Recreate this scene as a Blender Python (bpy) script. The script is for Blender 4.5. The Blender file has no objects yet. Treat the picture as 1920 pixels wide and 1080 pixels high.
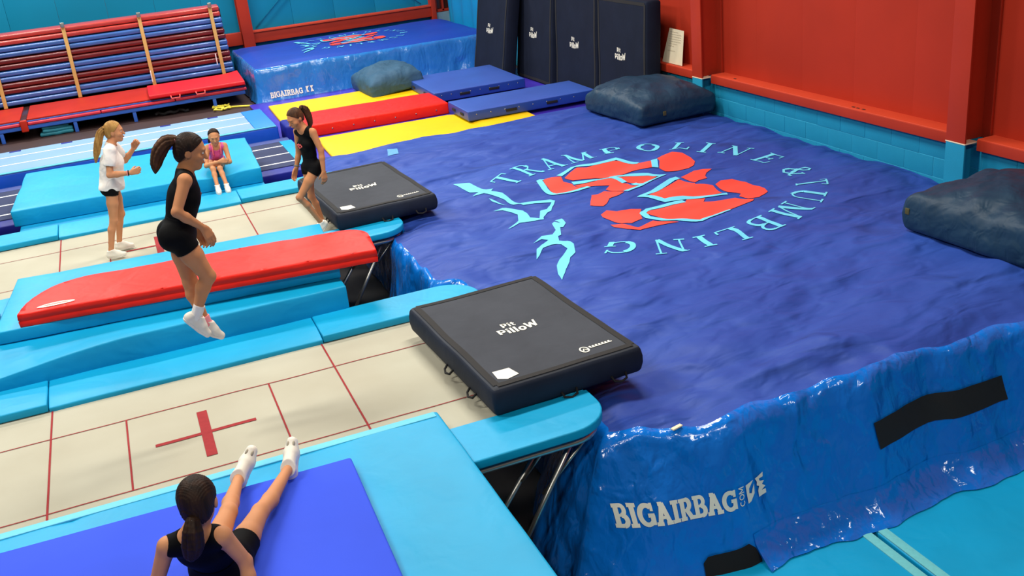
import bpy, bmesh, math, random
import numpy as np
from mathutils import Vector, Matrix, noise, geometry
from mathutils.bvhtree import BVHTree

# ------------------------------------------------------------------ camera, world, lamps
SC = bpy.context.scene
COL = SC.collection
cam_data = bpy.data.cameras.new('camera')
cam = bpy.data.objects.new('camera', cam_data)
COL.objects.link(cam)
cam.location = (-0.0224, -6.8565, 4.6658)
cam.rotation_euler = (1.1808, 0.0976, -0.3888)
cam_data.sensor_width = 36.0
cam_data.lens = 1879.36 / 1920 * 36.0
cam_data.clip_end = 200
SC.camera = cam

world = bpy.data.worlds.new('hall_air')
SC.world = world
world.use_nodes = True
bg = world.node_tree.nodes['Background']
bg.inputs[0].default_value = (1.0, 0.97, 0.92, 1)
bg.inputs[1].default_value = 0.09

def lamp(x, y):
    d = bpy.data.lights.new('hall_lamp', 'AREA')
    d.shape = 'RECTANGLE'
    d.size, d.size_y = 2.6, 0.5
    d.energy = 355 if y > -5 else 270
    d.color = (1.0, 0.955, 0.87)
    o = bpy.data.objects.new('hall_lamp', d)
    o.location = (x, y, 7.6)
    COL.objects.link(o)
for lx in (-2.4, 3.6):
    for ly in (-7.0, 0.9, 6.2, 11.4, 16.4):
        lamp(lx, ly)

SC.view_settings.view_transform = 'Standard'
SC.view_settings.look = 'None'
SC.view_settings.exposure = -0.15
SC.view_settings.gamma = 1.0
SC.view_settings.use_curve_mapping = False

# ------------------------------------------------------------------ materials
def lin(c):
    return tuple(((v / 255) / 12.92 if v / 255 <= 0.04045 else (((v / 255) + 0.055) / 1.055) ** 2.4) for v in c)

MATS = {}
def mat(name, rgb, rough=0.5, var=0.06, vscale=3.0, bump=0.0, bscale=20.0, bdist=0.01, spec=0.5, coat=0.0,
        metallic=0.0, stretch=(1, 1, 1), detail=4.0, sheen=0.0, rgb2=None, alpha_noise=None, bump2=None, sss=0.0, bdetail=2.0):
    if name in MATS:
        return MATS[name]
    m = bpy.data.materials.new(name)
    m.use_nodes = True
    nt = m.node_tree
    p = nt.nodes['Principled BSDF']
    base = lin(rgb)
    tc = nt.nodes.new('ShaderNodeTexCoord')
    mp = nt.nodes.new('ShaderNodeMapping')
    mp.inputs['Scale'].default_value = stretch
    nt.links.new(tc.outputs['Object'], mp.inputs[0])
    n = nt.nodes.new('ShaderNodeTexNoise')
    n.inputs['Scale'].default_value = vscale
    n.inputs['Detail'].default_value = detail
    nt.links.new(mp.outputs[0], n.inputs['Vector'])
    r = nt.nodes.new('ShaderNodeValToRGB')
    a = lin(rgb2) if rgb2 else tuple(max(0, c * (1 - var)) for c in base)
    b = base if rgb2 else tuple(min(1, c * (1 + var)) for c in base)
    r.color_ramp.elements[0].position, r.color_ramp.elements[1].position = 0.32, 0.68
    r.color_ramp.elements[0].color = (*a, 1)
    r.color_ramp.elements[1].color = (*b, 1)
    nt.links.new(n.outputs[0], r.inputs[0])
    nt.links.new(r.outputs[0], p.inputs['Base Color'])
    p.inputs['Roughness'].default_value = rough
    p.inputs['Specular IOR Level'].default_value = spec
    p.inputs['Metallic'].default_value = metallic
    p.inputs['Coat Weight'].default_value = coat
    p.inputs['Coat Roughness'].default_value = 0.12
    p.inputs['Sheen Weight'].default_value = sheen
    if sss:
        p.inputs['Subsurface Weight'].default_value = sss
        p.inputs['Subsurface Radius'].default_value = (0.012, 0.005, 0.003)
        p.inputs['Subsurface Scale'].default_value = 0.6
    last = None
    for (st, sc_, ds) in ([(bump, bscale, bdist)] if bump else []) + (bump2 or []):
        bn = nt.nodes.new('ShaderNodeTexNoise')
        bn.inputs['Scale'].default_value = sc_
        bn.inputs['Detail'].default_value = bdetail
        bn.inputs['Distortion'].default_value = 0.6
        nt.links.new(mp.outputs[0], bn.inputs['Vector'])
        bu = nt.nodes.new('ShaderNodeBump')
        bu.inputs['Strength'].default_value = st
        bu.inputs['Distance'].default_value = ds
        nt.links.new(bn.outputs[0], bu.inputs['Height'])
        if last:
            nt.links.new(last.outputs[0], bu.inputs['Normal'])
        last = bu
    if last:
        nt.links.new(last.outputs[0], p.inputs['Normal'])
    MATS[name] = m
    return m

M_CYAN = mat('cyan_vinyl', (0, 160, 210), 0.5, 0.07, 1.6, 0.3, 4, 0.03, spec=0.35, bump2=[(0.15, 18, 0.006)])
M_CYANL = mat('pale_cyan_vinyl', (96, 196, 226), 0.5, 0.05, 1.6, 0.15, 6, 0.02, spec=0.35)
M_CYAND = mat('deep_cyan_vinyl', (0, 138, 190), 0.5, 0.08, 1.6, 0.2, 5, 0.03, spec=0.35)
M_RED = mat('red_vinyl', (236, 32, 18), 0.5, 0.06, 1.5, 0.4, 4, 0.04, spec=0.25, bump2=[(0.15, 16, 0.006)])
M_REDM = mat('crimson_mat', (226, 22, 34), 0.45, 0.06, 1.5, 0.15, 5, 0.02)
M_BED = mat('woven_bed', (182, 180, 163), 0.8, 0.05, 1.2, 0.3, 160, 0.002, rgb2=(172, 168, 150), spec=0.2)
M_LINE = mat('red_line', (150, 44, 48), 0.8, 0.08, 30, spec=0.2)
M_BLUEM = mat('royal_blue_mat', (52, 84, 226), 0.7, 0.05, 1.2, 0.12, 4, 0.02, spec=0.2)
M_STEEL = mat('galvanised_steel', (176, 176, 170), 0.3, 0.05, 20, metallic=0.9)
M_BAGTOP = mat('bag_top_fabric', (42, 78, 168), 0.6, 0.07, 0.9, 1.0, 1.5, 0.28, rgb2=(36, 66, 154), spec=0.32, stretch=(0.5, 1, 1), bump2=[(1.0, 4.5, 0.07), (0.5, 13, 0.012)], bdetail=1.5)
M_BAGSIDE = mat('bag_side_pvc', (6, 116, 218), 0.16, 0.06, 1.2, 0.9, 2.6, 0.12, stretch=(1, 1, 0.55), spec=0.6, coat=0.3, bump2=[(0.8, 8, 0.04), (0.5, 24, 0.01)], bdetail=1.5)
M_BAGSKIRT = mat('bag_skirt_pvc', (16, 100, 205), 0.2, 0.06, 1.2, 0.8, 5, 0.05, spec=0.6, coat=0.3, bump2=[(0.6, 16, 0.014)])
M_PRCYAN = mat('print_sky_blue', (104, 208, 238), 0.6, 0.04, 4)
M_PRRED = mat('print_red', (232, 72, 58), 0.6, 0.05, 4)
M_PRWHITE = mat('print_cream', (240, 238, 222), 0.6, 0.03, 6)
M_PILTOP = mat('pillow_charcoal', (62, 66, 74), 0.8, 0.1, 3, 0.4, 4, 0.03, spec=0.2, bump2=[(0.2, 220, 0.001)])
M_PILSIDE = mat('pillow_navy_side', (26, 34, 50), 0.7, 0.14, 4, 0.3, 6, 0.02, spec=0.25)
M_BLACK = mat('black_webbing', (22, 22, 23), 0.8, 0.1, 30)
M_NAVY = mat('navy_cover', (25, 56, 80), 0.5, 0.12, 3, 0.7, 2.4, 0.08, spec=0.3, bump2=[(0.6, 7, 0.03)])
M_NAVY2 = mat('steel_blue_cover', (56, 92, 120), 0.65, 0.08, 3, 0.7, 2.4, 0.08, spec=0.2, bump2=[(0.6, 7, 0.03)])
M_PILSTAND = mat('pillow_midnight', (24, 31, 48), 0.85, 0.1, 3, 0.2, 5, 0.02, spec=0.15)
M_YELLOW = mat('yellow_vinyl', (250, 200, 0), 0.5, 0.04, 1.5, 0.25, 3, 0.03, spec=0.3)
M_PURPLE = mat('violet_vinyl', (70, 52, 190), 0.35, 0.06, 1.5, 0.2, 4, 0.03)
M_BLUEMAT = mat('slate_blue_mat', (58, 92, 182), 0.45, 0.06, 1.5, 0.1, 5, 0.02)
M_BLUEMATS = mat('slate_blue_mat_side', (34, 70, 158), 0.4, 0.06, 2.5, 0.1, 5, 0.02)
M_TRACK = mat('track_pale_blue', (130, 166, 206), 0.85, 0.05, 1.2, spec=0.15)
M_TRACKSIDE = mat('track_royal_side', (16, 84, 206), 0.4, 0.08, 2, 0.2, 4, 0.03)
M_TRACKBLUE = mat('track_bright_blue', (22, 130, 230), 0.5, 0.05, 2)
M_DARKTRACK = mat('track_slate', (58, 66, 98), 0.8, 0.08, 2, spec=0.2)
M_INDIGO = mat('indigo_pad', (26, 34, 140), 0.5, 0.08, 2, spec=0.3)
M_WHITE = mat('white_line', (232, 236, 240), 0.7, 0.03, 10)
M_WALLRED = mat('wall_red_paint', (176, 50, 29), 0.6, 0.09, 0.7, 0.1, 3, 0.01, spec=0.2)
M_SILL = mat('sill_orange_red', (206, 72, 44), 0.5, 0.05, 2, spec=0.25)
M_TEAL = mat('block_teal_paint', (24, 140, 178), 0.65, 0.06, 2, 0.3, 60, 0.003, spec=0.25)
M_MORTAR = mat('joint_teal', (56, 170, 204), 0.7, 0.06, 8, spec=0.2)
M_TEALW = mat('back_teal_paint', (0, 130, 170), 0.6, 0.07, 0.5, spec=0.25)
M_STEELRED = mat('steel_red_paint', (178, 52, 30), 0.5, 0.07, 1.5, spec=0.25)
M_FLOOR = mat('dark_floor', (44, 36, 36), 0.7, 0.2, 1.5)
M_FLOORB = mat('brown_floor', (62, 44, 44), 0.6, 0.15, 1.2)
M_DARK = mat('dark_void', (12, 12, 14), 0.9, 0.1, 3)
M_PAPER = mat('paper', (238, 226, 196), 0.8, 0.03, 4)
M_INK = mat('pencil_ink', (186, 176, 152), 0.9, 0.03, 4)
M_PLRED = mat('plank_red', (188, 62, 54), 0.32, 0.12, 2, coat=0.5)
M_PLDRED = mat('plank_maroon', (104, 26, 28), 0.34, 0.14, 2, coat=0.3)
M_PLBLUE = mat('plank_blue', (58, 106, 182), 0.3, 0.12, 2, coat=0.5)
M_TAN = mat('strap_timber', (190, 152, 84), 0.6, 0.1, 6, stretch=(1, 1, 0.1))
M_SEATRED = mat('seat_red', (184, 42, 24), 0.5, 0.08, 2, spec=0.25)
M_BENCHBLUE = mat('bench_blue_steel', (46, 96, 190), 0.4, 0.07, 4)
M_TEALBAG = mat('teal_canvas', (20, 110, 128), 0.7, 0.14, 6)
M_YROPE = mat('yellow_strap', (226, 212, 70), 0.6, 0.06, 10)
M_CURTAIN = mat('curtain_azure', (10, 140, 196), 0.5, 0.08, 1.5, 0.2, 3, 0.03)
M_GREYW = mat('grey_block', (120, 150, 165), 0.6, 0.06, 3)
M_GLASS = mat('dull_pane', (70, 40, 34), 0.2, 0.1, 2)
M_SKIN = mat('skin', (204, 142, 100), 0.6, 0.05, 5, 0.05, 60, 0.002, spec=0.22, sss=0.06)
M_SKIN2 = mat('skin_tan', (200, 136, 92), 0.6, 0.05, 5, 0.05, 60, 0.002, spec=0.22, sss=0.06)
M_LIP = mat('lip', (176, 100, 88), 0.5, 0.04, 10)
M_EYEW = mat('eye_white', (224, 218, 210), 0.3, 0.02, 10)
M_EYED = mat('eye_dark', (40, 28, 22), 0.25, 0.05, 10)
M_BROW = mat('brow', (84, 58, 40), 0.8, 0.1, 40)
M_BLACKFAB = mat('black_lycra', (9, 9, 11), 0.75, 0.15, 6, 0.3, 12, 0.012, spec=0.12)
M_WHITEFAB = mat('white_cotton', (238, 232, 224), 0.8, 0.02, 6, 0.5, 9, 0.03)
M_PINKFAB = mat('pink_lycra', (216, 84, 156), 0.6, 0.05, 6, 0.15, 14, 0.01)
M_PINKTRIM = mat('coral_trim', (246, 104, 128), 0.6, 0.04, 6)
M_GREYFAB = mat('mauve_grey_shorts', (128, 104, 108), 0.7, 0.06, 8)
M_SHOE = mat('white_shoe_leather', (232, 226, 212), 0.55, 0.05, 14, 0.2, 30, 0.006)
M_SHOEG = mat('shoe_grey_mesh', (168, 160, 140), 0.7, 0.06, 30)
M_SOCKPINK = mat('pink_cuff', (244, 150, 160), 0.8, 0.05, 20)
M_HAIRB = mat('blonde_hair', (184, 142, 78), 0.6, 0.3, 26, 0.5, 40, 0.008, stretch=(1, 1, 0.12), spec=0.18, rgb2=(138, 98, 48))
M_HAIRD = mat('dark_brown_hair', (52, 33, 22), 0.6, 0.3, 26, 0.5, 40, 0.008, stretch=(1, 1, 0.12), spec=0.18, rgb2=(26, 17, 12))
M_HAIRM = mat('brown_hair', (96, 62, 38), 0.6, 0.3, 26, 0.5, 40, 0.008, stretch=(1, 1, 0.12), spec=0.18, rgb2=(52, 33, 21))

# ------------------------------------------------------------------ builders
def put(name, verts, faces, m, parent=None, smooth=True, base=None):
    """verts in world space; stored relative to the parent's place (or to the thing's own base)."""
    vs = np.asarray(verts, dtype=float).reshape(-1, 3)
    if parent is not None:
        off = np.array(WLOC[parent.name])
    elif base is not None:
        off = np.array(base, dtype=float)
    else:
        lo, hi = vs.min(0), vs.max(0)
        off = np.array([(lo[0] + hi[0]) / 2, (lo[1] + hi[1]) / 2, lo[2]])
    me = bpy.data.meshes.new(name)
    me.from_pydata((vs - off).tolist(), [], [list(f) for f in faces])
    if isinstance(m, (list, tuple)):
        for k in m: me.materials.append(k)
    else:
        me.materials.append(m)
    if smooth:
        me.polygons.foreach_set('use_smooth', [True] * len(me.polygons))
    me.update()
    o = bpy.data.objects.new(name, me)
    COL.objects.link(o)
    if parent is not None:
        o.parent = parent
        o.location = (0, 0, 0)
        WLOC[o.name] = WLOC[parent.name]
    else:
        o.location = off
        WLOC[o.name] = tuple(off)
    return o
WLOC = {}

def thing(name, label, cat, loc, group=None):
    o = bpy.data.objects.new(name, None)
    o.empty_display_size = 0.1
    COL.objects.link(o)
    o.location = loc
    WLOC[o.name] = tuple(loc)
    return tag(o, label, cat, group)

def tag(o, label=None, cat=None, group=None, kind=None):
    if label: o['label'] = label
    if cat: o['category'] = cat
    if group: o['group'] = group
    if kind: o['kind'] = kind
    return o

def copy_tree(o, parent=None):
    c = o.copy()
    COL.objects.link(c)
    if parent is not None: c.parent = parent
    for ch in list(o.children):
        copy_tree(ch, c)
    return c

def fbm(x, y, z=0.0):
    return noise.noise((x, y, z))

def axis(L, r, n):
    a = [0.0]
    if r > 0: a += [0.13 * r, 0.5 * r, r]
    inner = L - 2 * r
    a += [r + inner * i / n for i in range(1, n)]
    a += ([L - r, L - 0.5 * r, L - 0.13 * r] if r > 0 else [])
    a += [L]
    return [v - L / 2 for v in a]

def softbox_data(size, r, n=(6, 6, 2), disp=None):
    """rounded box standing on z=0, centred in x and y"""
    ax = [axis(size[i], r, n[i]) for i in range(3)]
    ext = [s / 2 for s in size]
    vid, verts, faces = {}, [], []
    def V(i, j, k):
        key = (i, j, k)
        if key not in vid:
            p = Vector((ax[0][i], ax[1][j], ax[2][k]))
            if r > 0:
                q = Vector([max(-ext[t] + r, min(ext[t] - r, p[t])) for t in range(3)])
                d = p - q
                if d.length > 1e-9: p = q + d.normalized() * r
            p.z += ext[2]
            if disp: p = Vector(disp(p.x, p.y, p.z))
            vid[key] = len(verts); verts.append(p)
        return vid[key]
    N = [len(a) for a in ax]
    for k in (0, N[2] - 1):
        for i in range(N[0] - 1):
            for j in range(N[1] - 1):
                f = (V(i, j, k), V(i + 1, j, k), V(i + 1, j + 1, k), V(i, j + 1, k))
                faces.append(f if k else f[::-1])
    for j in (0, N[1] - 1):
        for i in range(N[0] - 1):
            for k in range(N[2] - 1):
                f = (V(i, j, k), V(i + 1, j, k), V(i + 1, j, k + 1), V(i, j, k + 1))
                faces.append(f if j == 0 else f[::-1])
    for i in (0, N[0] - 1):
        for j in range(N[1] - 1):
            for k in range(N[2] - 1):
                f = (V(i, j, k), V(i, j + 1, k), V(i, j + 1, k + 1), V(i, j, k + 1))
                faces.append(f[::-1] if i == 0 else f)
    return verts, faces

def soft(name, cx, cy, z0, size, m, parent=None, r=0.02, n=(6, 6, 2), rot=0.0, disp=None, tilt=None):
    vs, fs = softbox_data(size, r, n, disp)
    R = Matrix.Rotation(rot, 3, 'Z')
    if tilt: R = R @ Matrix.Rotation(tilt[0], 3, 'X') @ Matrix.Rotation(tilt[1], 3, 'Y')
    return put(name, [R @ v + Vector((cx, cy, z0)) for v in vs], fs, m, parent)

def box(name, x0, x1, y0, y1, z0, z1, m, parent=None, r=0.004):
    r = min(r, (x1 - x0) / 3, (y1 - y0) / 3, (z1 - z0) / 3)
    return soft(name, (x0 + x1) / 2, (y0 + y1) / 2, z0, (x1 - x0, y1 - y0, z1 - z0), m, parent, r, (1, 1, 1))

def prism(name, outline, z0, z1, m, parent=None, bev=0.02, seg=3, disp=None):
    bm = bmesh.new()
    vs = [bm.verts.new((x, y, z0)) for x, y in outline]
    f = bm.faces.new(vs)
    if f.normal.z > 0: pass
    ext = bmesh.ops.extrude_face_region(bm, geom=[f])
    bmesh.ops.translate(bm, verts=[v for v in ext['geom'] if isinstance(v, bmesh.types.BMVert)], vec=(0, 0, z1 - z0))
    bmesh.ops.recalc_face_normals(bm, faces=bm.faces)
    e = [e for e in bm.edges if abs(e.verts[0].co.z - e.verts[1].co.z) < 1e-6]
    bmesh.ops.bevel(bm, geom=e, offset=bev, segments=seg, profile=0.5, affect='EDGES')
    bm.normal_update()
    verts = [v.co.copy() for v in bm.verts]
    bm.verts.index_update()
    faces = [[v.index for v in f.verts] for f in bm.faces]
    bm.free()
    if disp: verts = [Vector(disp(*v)) for v in verts]
    o = put(name, verts, faces, m, parent)
    # keep the flat top flat under smooth shading
    o.data.polygons.foreach_set('use_smooth', [len(f) <= 4 for f in faces])
    return o

def arc(cx, cy, rx, ry, a0, a1, n=10):
    return [(cx + rx * math.cos(math.radians(a0 + (a1 - a0) * i / n)), cy + ry * math.sin(math.radians(a0 + (a1 - a0) * i / n))) for i in range(n + 1)]

def tube(name, pts, r, m, parent=None, sides=10, closed=False, base=None, rad=None):
    pts = [Vector(p) for p in pts]
    verts, faces = [], []
    n = len(pts)
    up = Vector((0, 0, 1))
    prev = None
    for i, p in enumerate(pts):
        a = pts[(i - 1) % n] if (closed or i > 0) else p
        b = pts[(i + 1) % n] if (closed or i < n - 1) else p
        t = (b - a).normalized()
        if prev is None:
            s = t.cross(up)
            if s.length < 1e-3: s = t.cross(Vector((1, 0, 0)))
            s.normalize()
        else:
            s = (prev - t * prev.dot(t)).normalized()
        prev = s
        w = t.cross(s)
        rr = rad[i] if rad else r
        for k in range(sides):
            an = 2 * math.pi * k / sides
            verts.append(p + (s * math.cos(an) + w * math.sin(an)) * rr)
    for i in range(n if closed else n - 1):
        for k in range(sides):
            a = i * sides + k; b = i * sides + (k + 1) % sides
            c = ((i + 1) % n) * sides
            faces.append((a, b, c + (k + 1) % sides, c + k))
    if not closed:
        faces.append(tuple(range(sides))[::-1])
        faces.append(tuple((n - 1) * sides + k for k in range(sides)))
    return put(name, verts, faces, m, parent, base=base)

# flat prints: 2D shapes -> conforming thin meshes ------------------------------------------
def ribbon2d(pts, w, step=0.04):
    P = [Vector(p) for p in pts]
    Q = [P[0]]
    for a, b in zip(P, P[1:]):
        n = max(1, int((b - a).length / step))
        Q += [a.lerp(b, i / n) for i in range(1, n + 1)]
    ws = w if isinstance(w, (list, tuple)) else (w, w)
    verts, faces = [], []
    n = len(Q)
    for i, p in enumerate(Q):
        t = (Q[min(i + 1, n - 1)] - Q[max(i - 1, 0)])
        t = t.normalized() if t.length > 0 else Vector((1, 0))
        s = Vector((-t.y, t.x))
        ww = ws[0] + (ws[1] - ws[0]) * i / max(1, n - 1)
        verts += [p + s * ww / 2, p - s * ww / 2]
    for i in range(n - 1):
        faces.append((2 * i, 2 * i + 1, 2 * i + 3, 2 * i + 2))
    return verts, faces

def poly2d(pts, cell=0.09):
    P = [Vector(p) for p in pts]
    B = []
    n = len(P)
    for i in range(n):
        a, b = P[i], P[(i + 1) % n]
        k = max(1, int((b - a).length / cell))
        B += [a.lerp(b, j / k) for j in range(k)]
    m = len(B)
    xs = [p.x for p in P]; ys = [p.y for p in P]
    extra = []
    y = min(ys) + cell / 2
    while y < max(ys):
        x = min(xs) + cell / 2
        while x < max(xs):
            extra.append(Vector((x, y))); x += cell
        y += cell
    out = geometry.delaunay_2d_cdt(B + extra, [(i, (i + 1) % m) for i in range(m)], [], 1, 1e-5)
    return list(out[0]), [tuple(f) for f in out[2]]

def printed(name, shapes, fn, m, parent):
    """shapes: list of (verts2d, faces); fn maps (u,v) to a world point on the surface, facing +normal"""
    V, F = [], []
    for vs, fs in shapes:
        o = len(V)
        V += [fn(v[0], v[1]) for v in vs]
        F += [tuple(o + i for i in f) for f in fs]
    return put(name, V, F, m, parent)

# stroke alphabet: unit height, list of (polyline, width); 'h' hairline, 'b' bold
def serif(ch):
    b, h = 0.17, 0.06
    A = arc
    S = {
     'T': (0.86, [([(.43, 0), (.43, .97)], b), ([(.02, .97), (.84, .97)], h), ([(.03, .98), (.03, .78)], h), ([(.83, .98), (.83, .78)], h), ([(.26, .02), (.6, .02)], h)]),
     'R': (0.86, [([(.18, 0), (.18, 1)], b), ([(.0, .98), (.3, .98)], h), ([(.0, .02), (.36, .02)], h), ([(.2, .97)] + A(.38, .74, .26, .23, 90, -90) + [(.2, .5)], (h, h)), ([(.64, .82), (.64, .66)], b), ([(.38, .5), (.74, .03), (.86, .03)], .12)]),
     'A': (0.92, [([(.14, .02), (.46, 1)], h), ([(.44, 1), (.78, .02)], b), ([(.25, .34), (.66, .34)], h), ([(.0, .02), (.28, .02)], h), ([(.62, .02), (.94, .02)], h)]),
     'M': (1.1, [([(.16, 0), (.16, .98)], h), ([(.16, .98), (.54, .04)], b), ([(.54, .04), (.92, .98)], h), ([(.94, 0), (.94, 1)], b), ([(.0, .02), (.32, .02)], h), ([(.76, .02), (1.1, .02)], h), ([(.0, .98), (.2, .98)], h), ([(.9, .98), (1.1, .98)], h)]),
     'P': (0.76, [([(.18, 0), (.18, 1)], b), ([(.0, .98), (.3, .98)], h), ([(.0, .02), (.38, .02)], h), ([(.2, .97)] + A(.4, .72, .28, .25, 90, -90) + [(.2, .46)], h), ([(.67, .82), (.67, .62)], b)]),
     'O': (0.94, [(A(.47, .5, .4, .49, 0, 360, 24), h), (A(.47, .5, .37, .46, 120, 240, 10), b), (A(.47, .5, .37, .46, -60, 60, 10), b)]),
     'L': (0.74, [([(.2, 0), (.2, 1)], b), ([(.02, .98), (.38, .98)], h), ([(.02, .02), (.7, .02)], h), ([(.7, .0), (.74, .26)], h)]),
     'I': (0.42, [([(.21, 0), (.21, 1)], b), ([(.02, .98), (.4, .98)], h), ([(.02, .02), (.4, .02)], h)]),
     'N': (0.96, [([(.16, 0), (.16, .98)], h), ([(.14, .98), (.8, .02)], b), ([(.82, .0), (.82, 1)], h), ([(.0, .02), (.32, .02)], h), ([(.66, .98), (.98, .98)], h), ([(.0, .98), (.2, .98)], h)]),
     'E': (0.8, [([(.2, 0), (.2, 1)], b), ([(.02, .98), (.7, .98)], h), ([(.02, .02), (.74, .02)], h), ([(.2, .52), (.54, .52)], h), ([(.7, 1), (.72, .76)], h), ([(.74, .0), (.78, .26)], h), ([(.54, .64), (.54, .4)], h)]),
     '&': (0.95, [([(.9, .5), (.7, .14), (.4, .02), (.14, .12), (.1, .32), (.3, .52), (.52, .68), (.54, .86), (.4, .98), (.26, .86), (.3, .66), (.6, .24), (.8, .03), (.96, .06)], .09), ([(.74, .52), (1.0, .52)], h), ([(.28, .6), (.6, .22)], b), ([(.11, .2), (.12, .34)], .12)]),
     'U': (0.92, [([(.2, 1), (.2, .3)] + A(.48, .3, .28, .28, 180, 270, 6), b), (A(.48, .3, .3, .28, 270, 360, 6) + [(.78, 1)], h), ([(.0, .98), (.38, .98)], h), ([(.62, .98), (.94, .98)], h)]),
     'B': (0.82, [([(.2, 0), (.2, 1)], b), ([(.02, .98), (.44, .98)], h), ([(.02, .02), (.46, .02)], h), (A(.42, .76, .24, .22, 90, -90), .1), (A(.44, .28, .3, .26, 90, -90), .12), ([(.2, .53), (.44, .53)], h)]),
     'G': (0.95, [(A(.5, .5, .42, .48, 42, 330, 22), h), (A(.5, .5, .38, .45, 120, 250, 12), b), ([(.82, .0), (.82, .42)], b), ([(.64, .42), (.98, .42)], h), ([(.83, .74), (.86, 1)], h)]),
    }
    return S[ch]

def slab(ch):
    b, s = 0.2, 0.17
    A = arc
    S = {
     'B': (0.84, [([(.22, 0), (.22, 1)], b), ([(.02, .92), (.48, .92)], s), ([(.02, .08), (.48, .08)], s), ([(.2, .51), (.5, .51)], .12), (A(.46, .72, .2, .2, 90, -90), s), (A(.48, .29, .24, .22, 90, -90), b)]),
     'I': (0.5, [([(.25, 0), (.25, 1)], b), ([(.02, .92), (.48, .92)], s), ([(.02, .08), (.48, .08)], s)]),
     'G': (0.96, [(A(.5, .5, .38, .41, 48, 325, 22), b), ([(.8, .06), (.8, .5)], b), ([(.56, .48), (.92, .48)], s), ([(.8, .66), (.8, 1)], .12)]),
     'A': (0.98, [([(.2, .08), (.47, .95)], b), ([(.47, .95), (.78, .08)], b), ([(.28, .34), (.7, .34)], .14), ([(.0, .08), (.4, .08)], s), ([(.58, .08), (.98, .08)], s), ([(.26, .92), (.52, .92)], s)]),
     'R': (0.9, [([(.22, 0), (.22, 1)], b), ([(.02, .92), (.48, .92)], s), ([(.02, .08), (.42, .08)], s), ([(.2, .46), (.5, .46)], .14), (A(.46, .7, .22, .23, 90, -90), b), ([(.48, .46), (.72, .08)], b), ([(.58, .08), (.92, .08)], s)]),
    }
    return S[ch]

def sans(ch):
    b = 0.2
    A = arc
    S = {
     'P': (0.66, [([(.12, 0), (.12, 1)], b), ([(.1, .9), (.34, .9)] + A(.34, .65, .2, .25, 90, -90) + [(.1, .4)], b)]),
     'i': (0.28, [([(.14, 0), (.14, .66)], b), ([(.14, .8), (.14, .98)], b)]),
     't': (0.46, [([(.2, .92), (.2, .16), (.4, .08)], b), ([(.02, .64), (.42, .64)], .15)]),
     'l': (0.28, [([(.14, 0), (.14, 1)], b)]),
     'o': (0.66, [(A(.33, .36, .22, .27, 0, 360, 18), b)]),
     'W': (0.98, [([(.06, .95), (.24, .06)], .18), ([(.24, .06), (.48, .78)], .18), ([(.48, .78), (.72, .06)], .18), ([(.72, .06), (.92, .95)], .18)]),
     'C': (0.8, [(A(.42, .5, .34, .42, 50, 310, 16), .14)]),
     'O': (0.9, [(A(.45, .5, .36, .42, 0, 360, 20), .14)]),
     'M': (1.0, [([(.1, 0), (.1, 1)], .14), ([(.1, .98), (.5, .2)], .14), ([(.5, .2), (.9, .98)], .14), ([(.9, 0), (.9, 1)], .14)]),
    }
    return S[ch]

def glyph_shapes(spec, ox, oy, h, wscale=1.0, step=0.04, frame=None):
    """returns list of (verts2d, faces) in plane units"""
    out = []
    for pts, w in spec:
        q = [(ox + x * h * wscale, oy + y * h) for x, y in pts]
        ww = tuple(v * h for v in w) if isinstance(w, (list, tuple)) else w * h
        out.append(ribbon2d(q, ww, step))
    if frame:
        out = [([Vector(frame(v[0], v[1])) for v in vs], fs) for vs, fs in out]
    return out

def text_shapes(txt, font, ox, oy, h, wscale=1.0, gap=0.06, step=0.04):
    x = ox
    res = []
    for ch in txt:
        w, spec = font(ch)
        res += glyph_shapes(spec, x, oy, h, wscale, step)
        x += (w + gap) * h * wscale
    return res, x

def text_width(txt, font, h, wscale=1.0, gap=0.06):
    return sum((font(c)[0] + gap) * h * wscale for c in txt)

# ================================================================== THE SETTING
FB = 0.85          # level of the raised rear floor
def struct(o):
    o['kind'] = 'structure'
    return o

struct(box('floor', -7, 8.2, -9, 7.9, -0.1, 0.0, M_FLOOR))
struct(box('floor', -7, 8.2, 7.9, 18.2, 0.0, FB, M_FLOORB))
struct(box('baseboard_pit', -7, 8.2, 7.86, 7.9, 0.0, FB, M_DARK))

# right wall: red cladding above, orange-red ledge, painted block wall below, steel stanchions
wr = bpy.data.objects.new('wall_right', None); COL.objects.link(wr); wr.location = (8.25, 5, 0); WLOC[wr.name] = (8.25, 5, 0); struct(wr)
y = -9.0
while y < 18:
    y1 = min(y + 1.0, 18.2)
    box('cladding_sheet', 8.25, 8.3, y, y1 - 0.0005, 1.66, 9.0, M_WALLRED, wr, 0.0004)
    y = y1
for (a, b) in ((-4.1, 0.82), (1.12, 5.82), (6.12, 10.8), (11.1, 13.5)):
    box('ledge', 8.03, 8.26, a, b, 1.60, 1.70, M_SILL, wr, 0.006)
    box('ledge_lip', 8.02, 8.045, a, b, 1.575, 1.69, M_STEELRED, wr, 0.004)
for yy in (2.62, 2.72, 2.8, 5.3):
    box('fixing_slot', 8.075, 8.1, yy - 0.03, yy + 0.02, 1.7, 1.703, M_DARK, wr, 0.001)
box('block_backing', 8.0985, 8.3, -9, 18.2, 0, 1.6, M_MORTAR, wr, 0.001)
bh, bl = 0.215, 0.44
blk = None
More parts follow.
